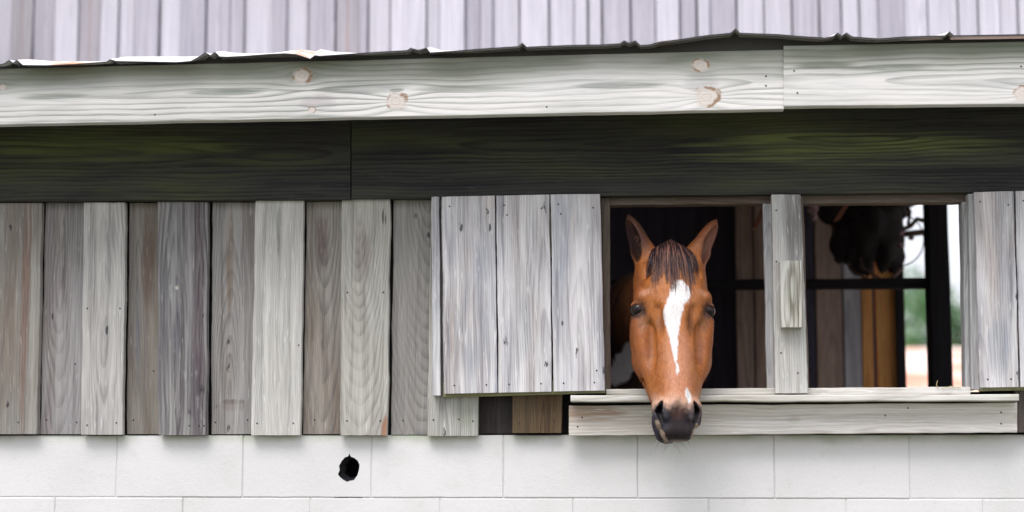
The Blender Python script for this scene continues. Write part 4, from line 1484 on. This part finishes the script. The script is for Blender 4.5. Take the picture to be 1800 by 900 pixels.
mb = MB()
for a in ((1530, 395, 52, 62, 1), (1515, 430, 34, 48, 2), (1558, 430, 32, 44, 3), (1570, 372, 24, 20, 4), (1545, 350, 60, 30, 5), (1492, 380, 22, 50, 7), (1572, 455, 16, 22, 8), (1486, 420, 26, 42, 9), (1462, 372, 24, 24, 10), (1510, 460, 20, 26, 11)):
    lump(mb, a[0], a[1], a[2], a[3], TY, .7, a[4])
mb.build('bundle', tm, tack, True)
mb = MB()
mb.tube([W(1585, 412, TY), W(1605, 410, TY), W(1635, 407, TY)], .013, 8)
mb.tube([W(1575, 395, TY), W(1590, 402, TY), W(1600, 398, TY), W(1612, 385, TY), W(1632, 390, TY - .02)], .010, 8)
mb.tube([W(1462, 350, TY), W(1468, 420, TY - .02), W(1500, 478, TY - .03), W(1545, 500, TY - .03)], .006, 6)
mb.tube([W(1500, 360, TY), W(1515, 470, TY - .05), W(1560, 498, TY - .05), W(1588, 470, TY)], .006, 6)
mb.tube([W(1590, 356, TY), W(1600, 372, TY), W(1596, 396, TY)], .007, 6)
mb.build('strap', plain('brown_strap', (.12, .07, .05), .7), tack, True)
mb = MB()
c_ = W(1582, 425, TY)
ring_pts = [W(1582 + 42 * math.cos(t), 422 - 45 * math.sin(t), TY - .03) for t in np.linspace(-2.4, 1.2, 26)]
mb.tube(ring_pts, .0028, 6)
mb.build('wire_loop', tm, tack, True)
pinkm = plain('pink_webbing', (.40, .26, .28), .7)
for (x_, y_, r_) in ((1584, 410, 5), (1584, 431, 6), (1602, 418, 5)):
    mb = MB()
    lump(mb, x_, y_, r_, r_ * .9, TY - .10, .6, x_)
    mb.build('buckle', pinkm, tack, True)
mb = MB()
lump(mb, 1428, 368, 9, 9, 1.3, .6, 2)  # pale lumps made up to stand for two spots of light
lump(mb, 1430, 381, 7, 7, 1.3, .6, 3)
mb.tube([W(1428, 372, 1.3), W(1427, 330, 1.3)], .004, 5)
tag(mb.build('light_spots', pinkm, None, True), 'pale spots of light built as a small knotted rope hanging inside the open window beside the mullion post', 'light spot')

# ------------------------------------------------------------------ trees beyond the bank
barkm = plain('tree_bark', (.12, .09, .07), .95, bump=.5)
leafm = bpy.data.materials.new('leaf_green')
n = N(leafm)
uvn = n.node('ShaderNodeUVMap')
sp = n.node('ShaderNodeSeparateXYZ')
n.link(uvn.outputs[0], sp.inputs[0])
n.set('Base Color', n.mix(sp.outputs[0], (.04, .115, .04), (.09, .20, .07)))
n.set('Roughness', .7)
n.set('Specular IOR Level', .2)
tspec = [(-14, 70, 7.2), (-6, 76, 8.0), (2.5, 72, 7.0), (9.5, 78, 7.8), (10.8, 70, 7.6), (13.4, 72, 8.0), (16.2, 69, 7.4), (20, 75, 8.2), (36, 78, 7.8)]
looks = ['broad rounded', 'tall narrow', 'low spreading', 'tall full', 'pale bushy', 'tall dense', 'small round', 'wide dark', 'loose ragged']
for ti, (x_, y_, h_) in enumerate(tspec):
    if ti in (0, 1, 2, 3, 8):
        continue
    rt = random.Random(40 + ti)
    t = empty('tree', (x_, y_, 1.5))
    tag(t, looks[ti] + ' green tree standing beyond the pale clay bank behind the barn', 'tree', 'trees beyond the bank')
    mb = MB()
    mb.tube([(x_ + rt.uniform(-.1, .1) * k, y_, 1.4 + h_ * .16 * k) for k in range(5)], [.24, .19, .15, .10, .06], 8)
    for k in range(6):
        a = rt.uniform(0, 6.28)
        z0 = 1.5 + h_ * rt.uniform(.25, .6)
        mb.tube([(x_, y_, z0), (x_ + math.cos(a) * .9, y_ + math.sin(a) * .9, z0 + .9), (x_ + math.cos(a) * 1.6, y_ + math.sin(a) * 1.6, z0 + 1.6)], [.09, .06, .03], 6)
    mb.build('trunk', barkm, t, True)
    mb = MB()
    cl = [(x_ + rt.gauss(0, h_ * .17), y_ + rt.gauss(0, h_ * .17), 1.5 + h_ * rt.uniform(.32, .95), rt.uniform(.5, 1.1)) for _ in range(46)]
    for (cx, cy, cz, r_) in cl:
        shade = rt.random()
        for k in range(75):
            d_ = Vector((rt.gauss(0, 1), rt.gauss(0, 1), rt.gauss(0, .8)))
            d_ = d_.normalized() * r_ * rt.uniform(.5, 1.0)
            p = Vector((cx, cy, cz)) + d_
            u_ = Vector((rt.gauss(0, 1), rt.gauss(0, 1), rt.gauss(0, 1))).normalized() * .13
            v_ = u_.orthogonal().normalized() * .07
            mb.add([p - u_, p + v_, p + u_, p - v_], [(0, 1, 2, 3)], [(min(1, max(0, shade * .7 + rt.random() * .3)), 0)] * 4)
    mb.build('crown', leafm, t)

# ------------------------------------------------------------------ straw on the sill
strawm = plain('dry_straw', (.55, .45, .25), .8)
for i, (ptsx) in enumerate((((1650, 684), (1646, 676), (1648, 669)), ((1655, 683), (1672, 679), (1690, 682)))):
    mb = MB()
    mb.tube([W(a, b, -.045) for a, b in ptsx], .0011, 5)
    o = mb.build('straw_wisp', strawm)
    tag(o, ('bent upright straw wisp on the sill below the black post', 'flat pale straw wisp lying on the sill by the right jamb')[i], 'straw')
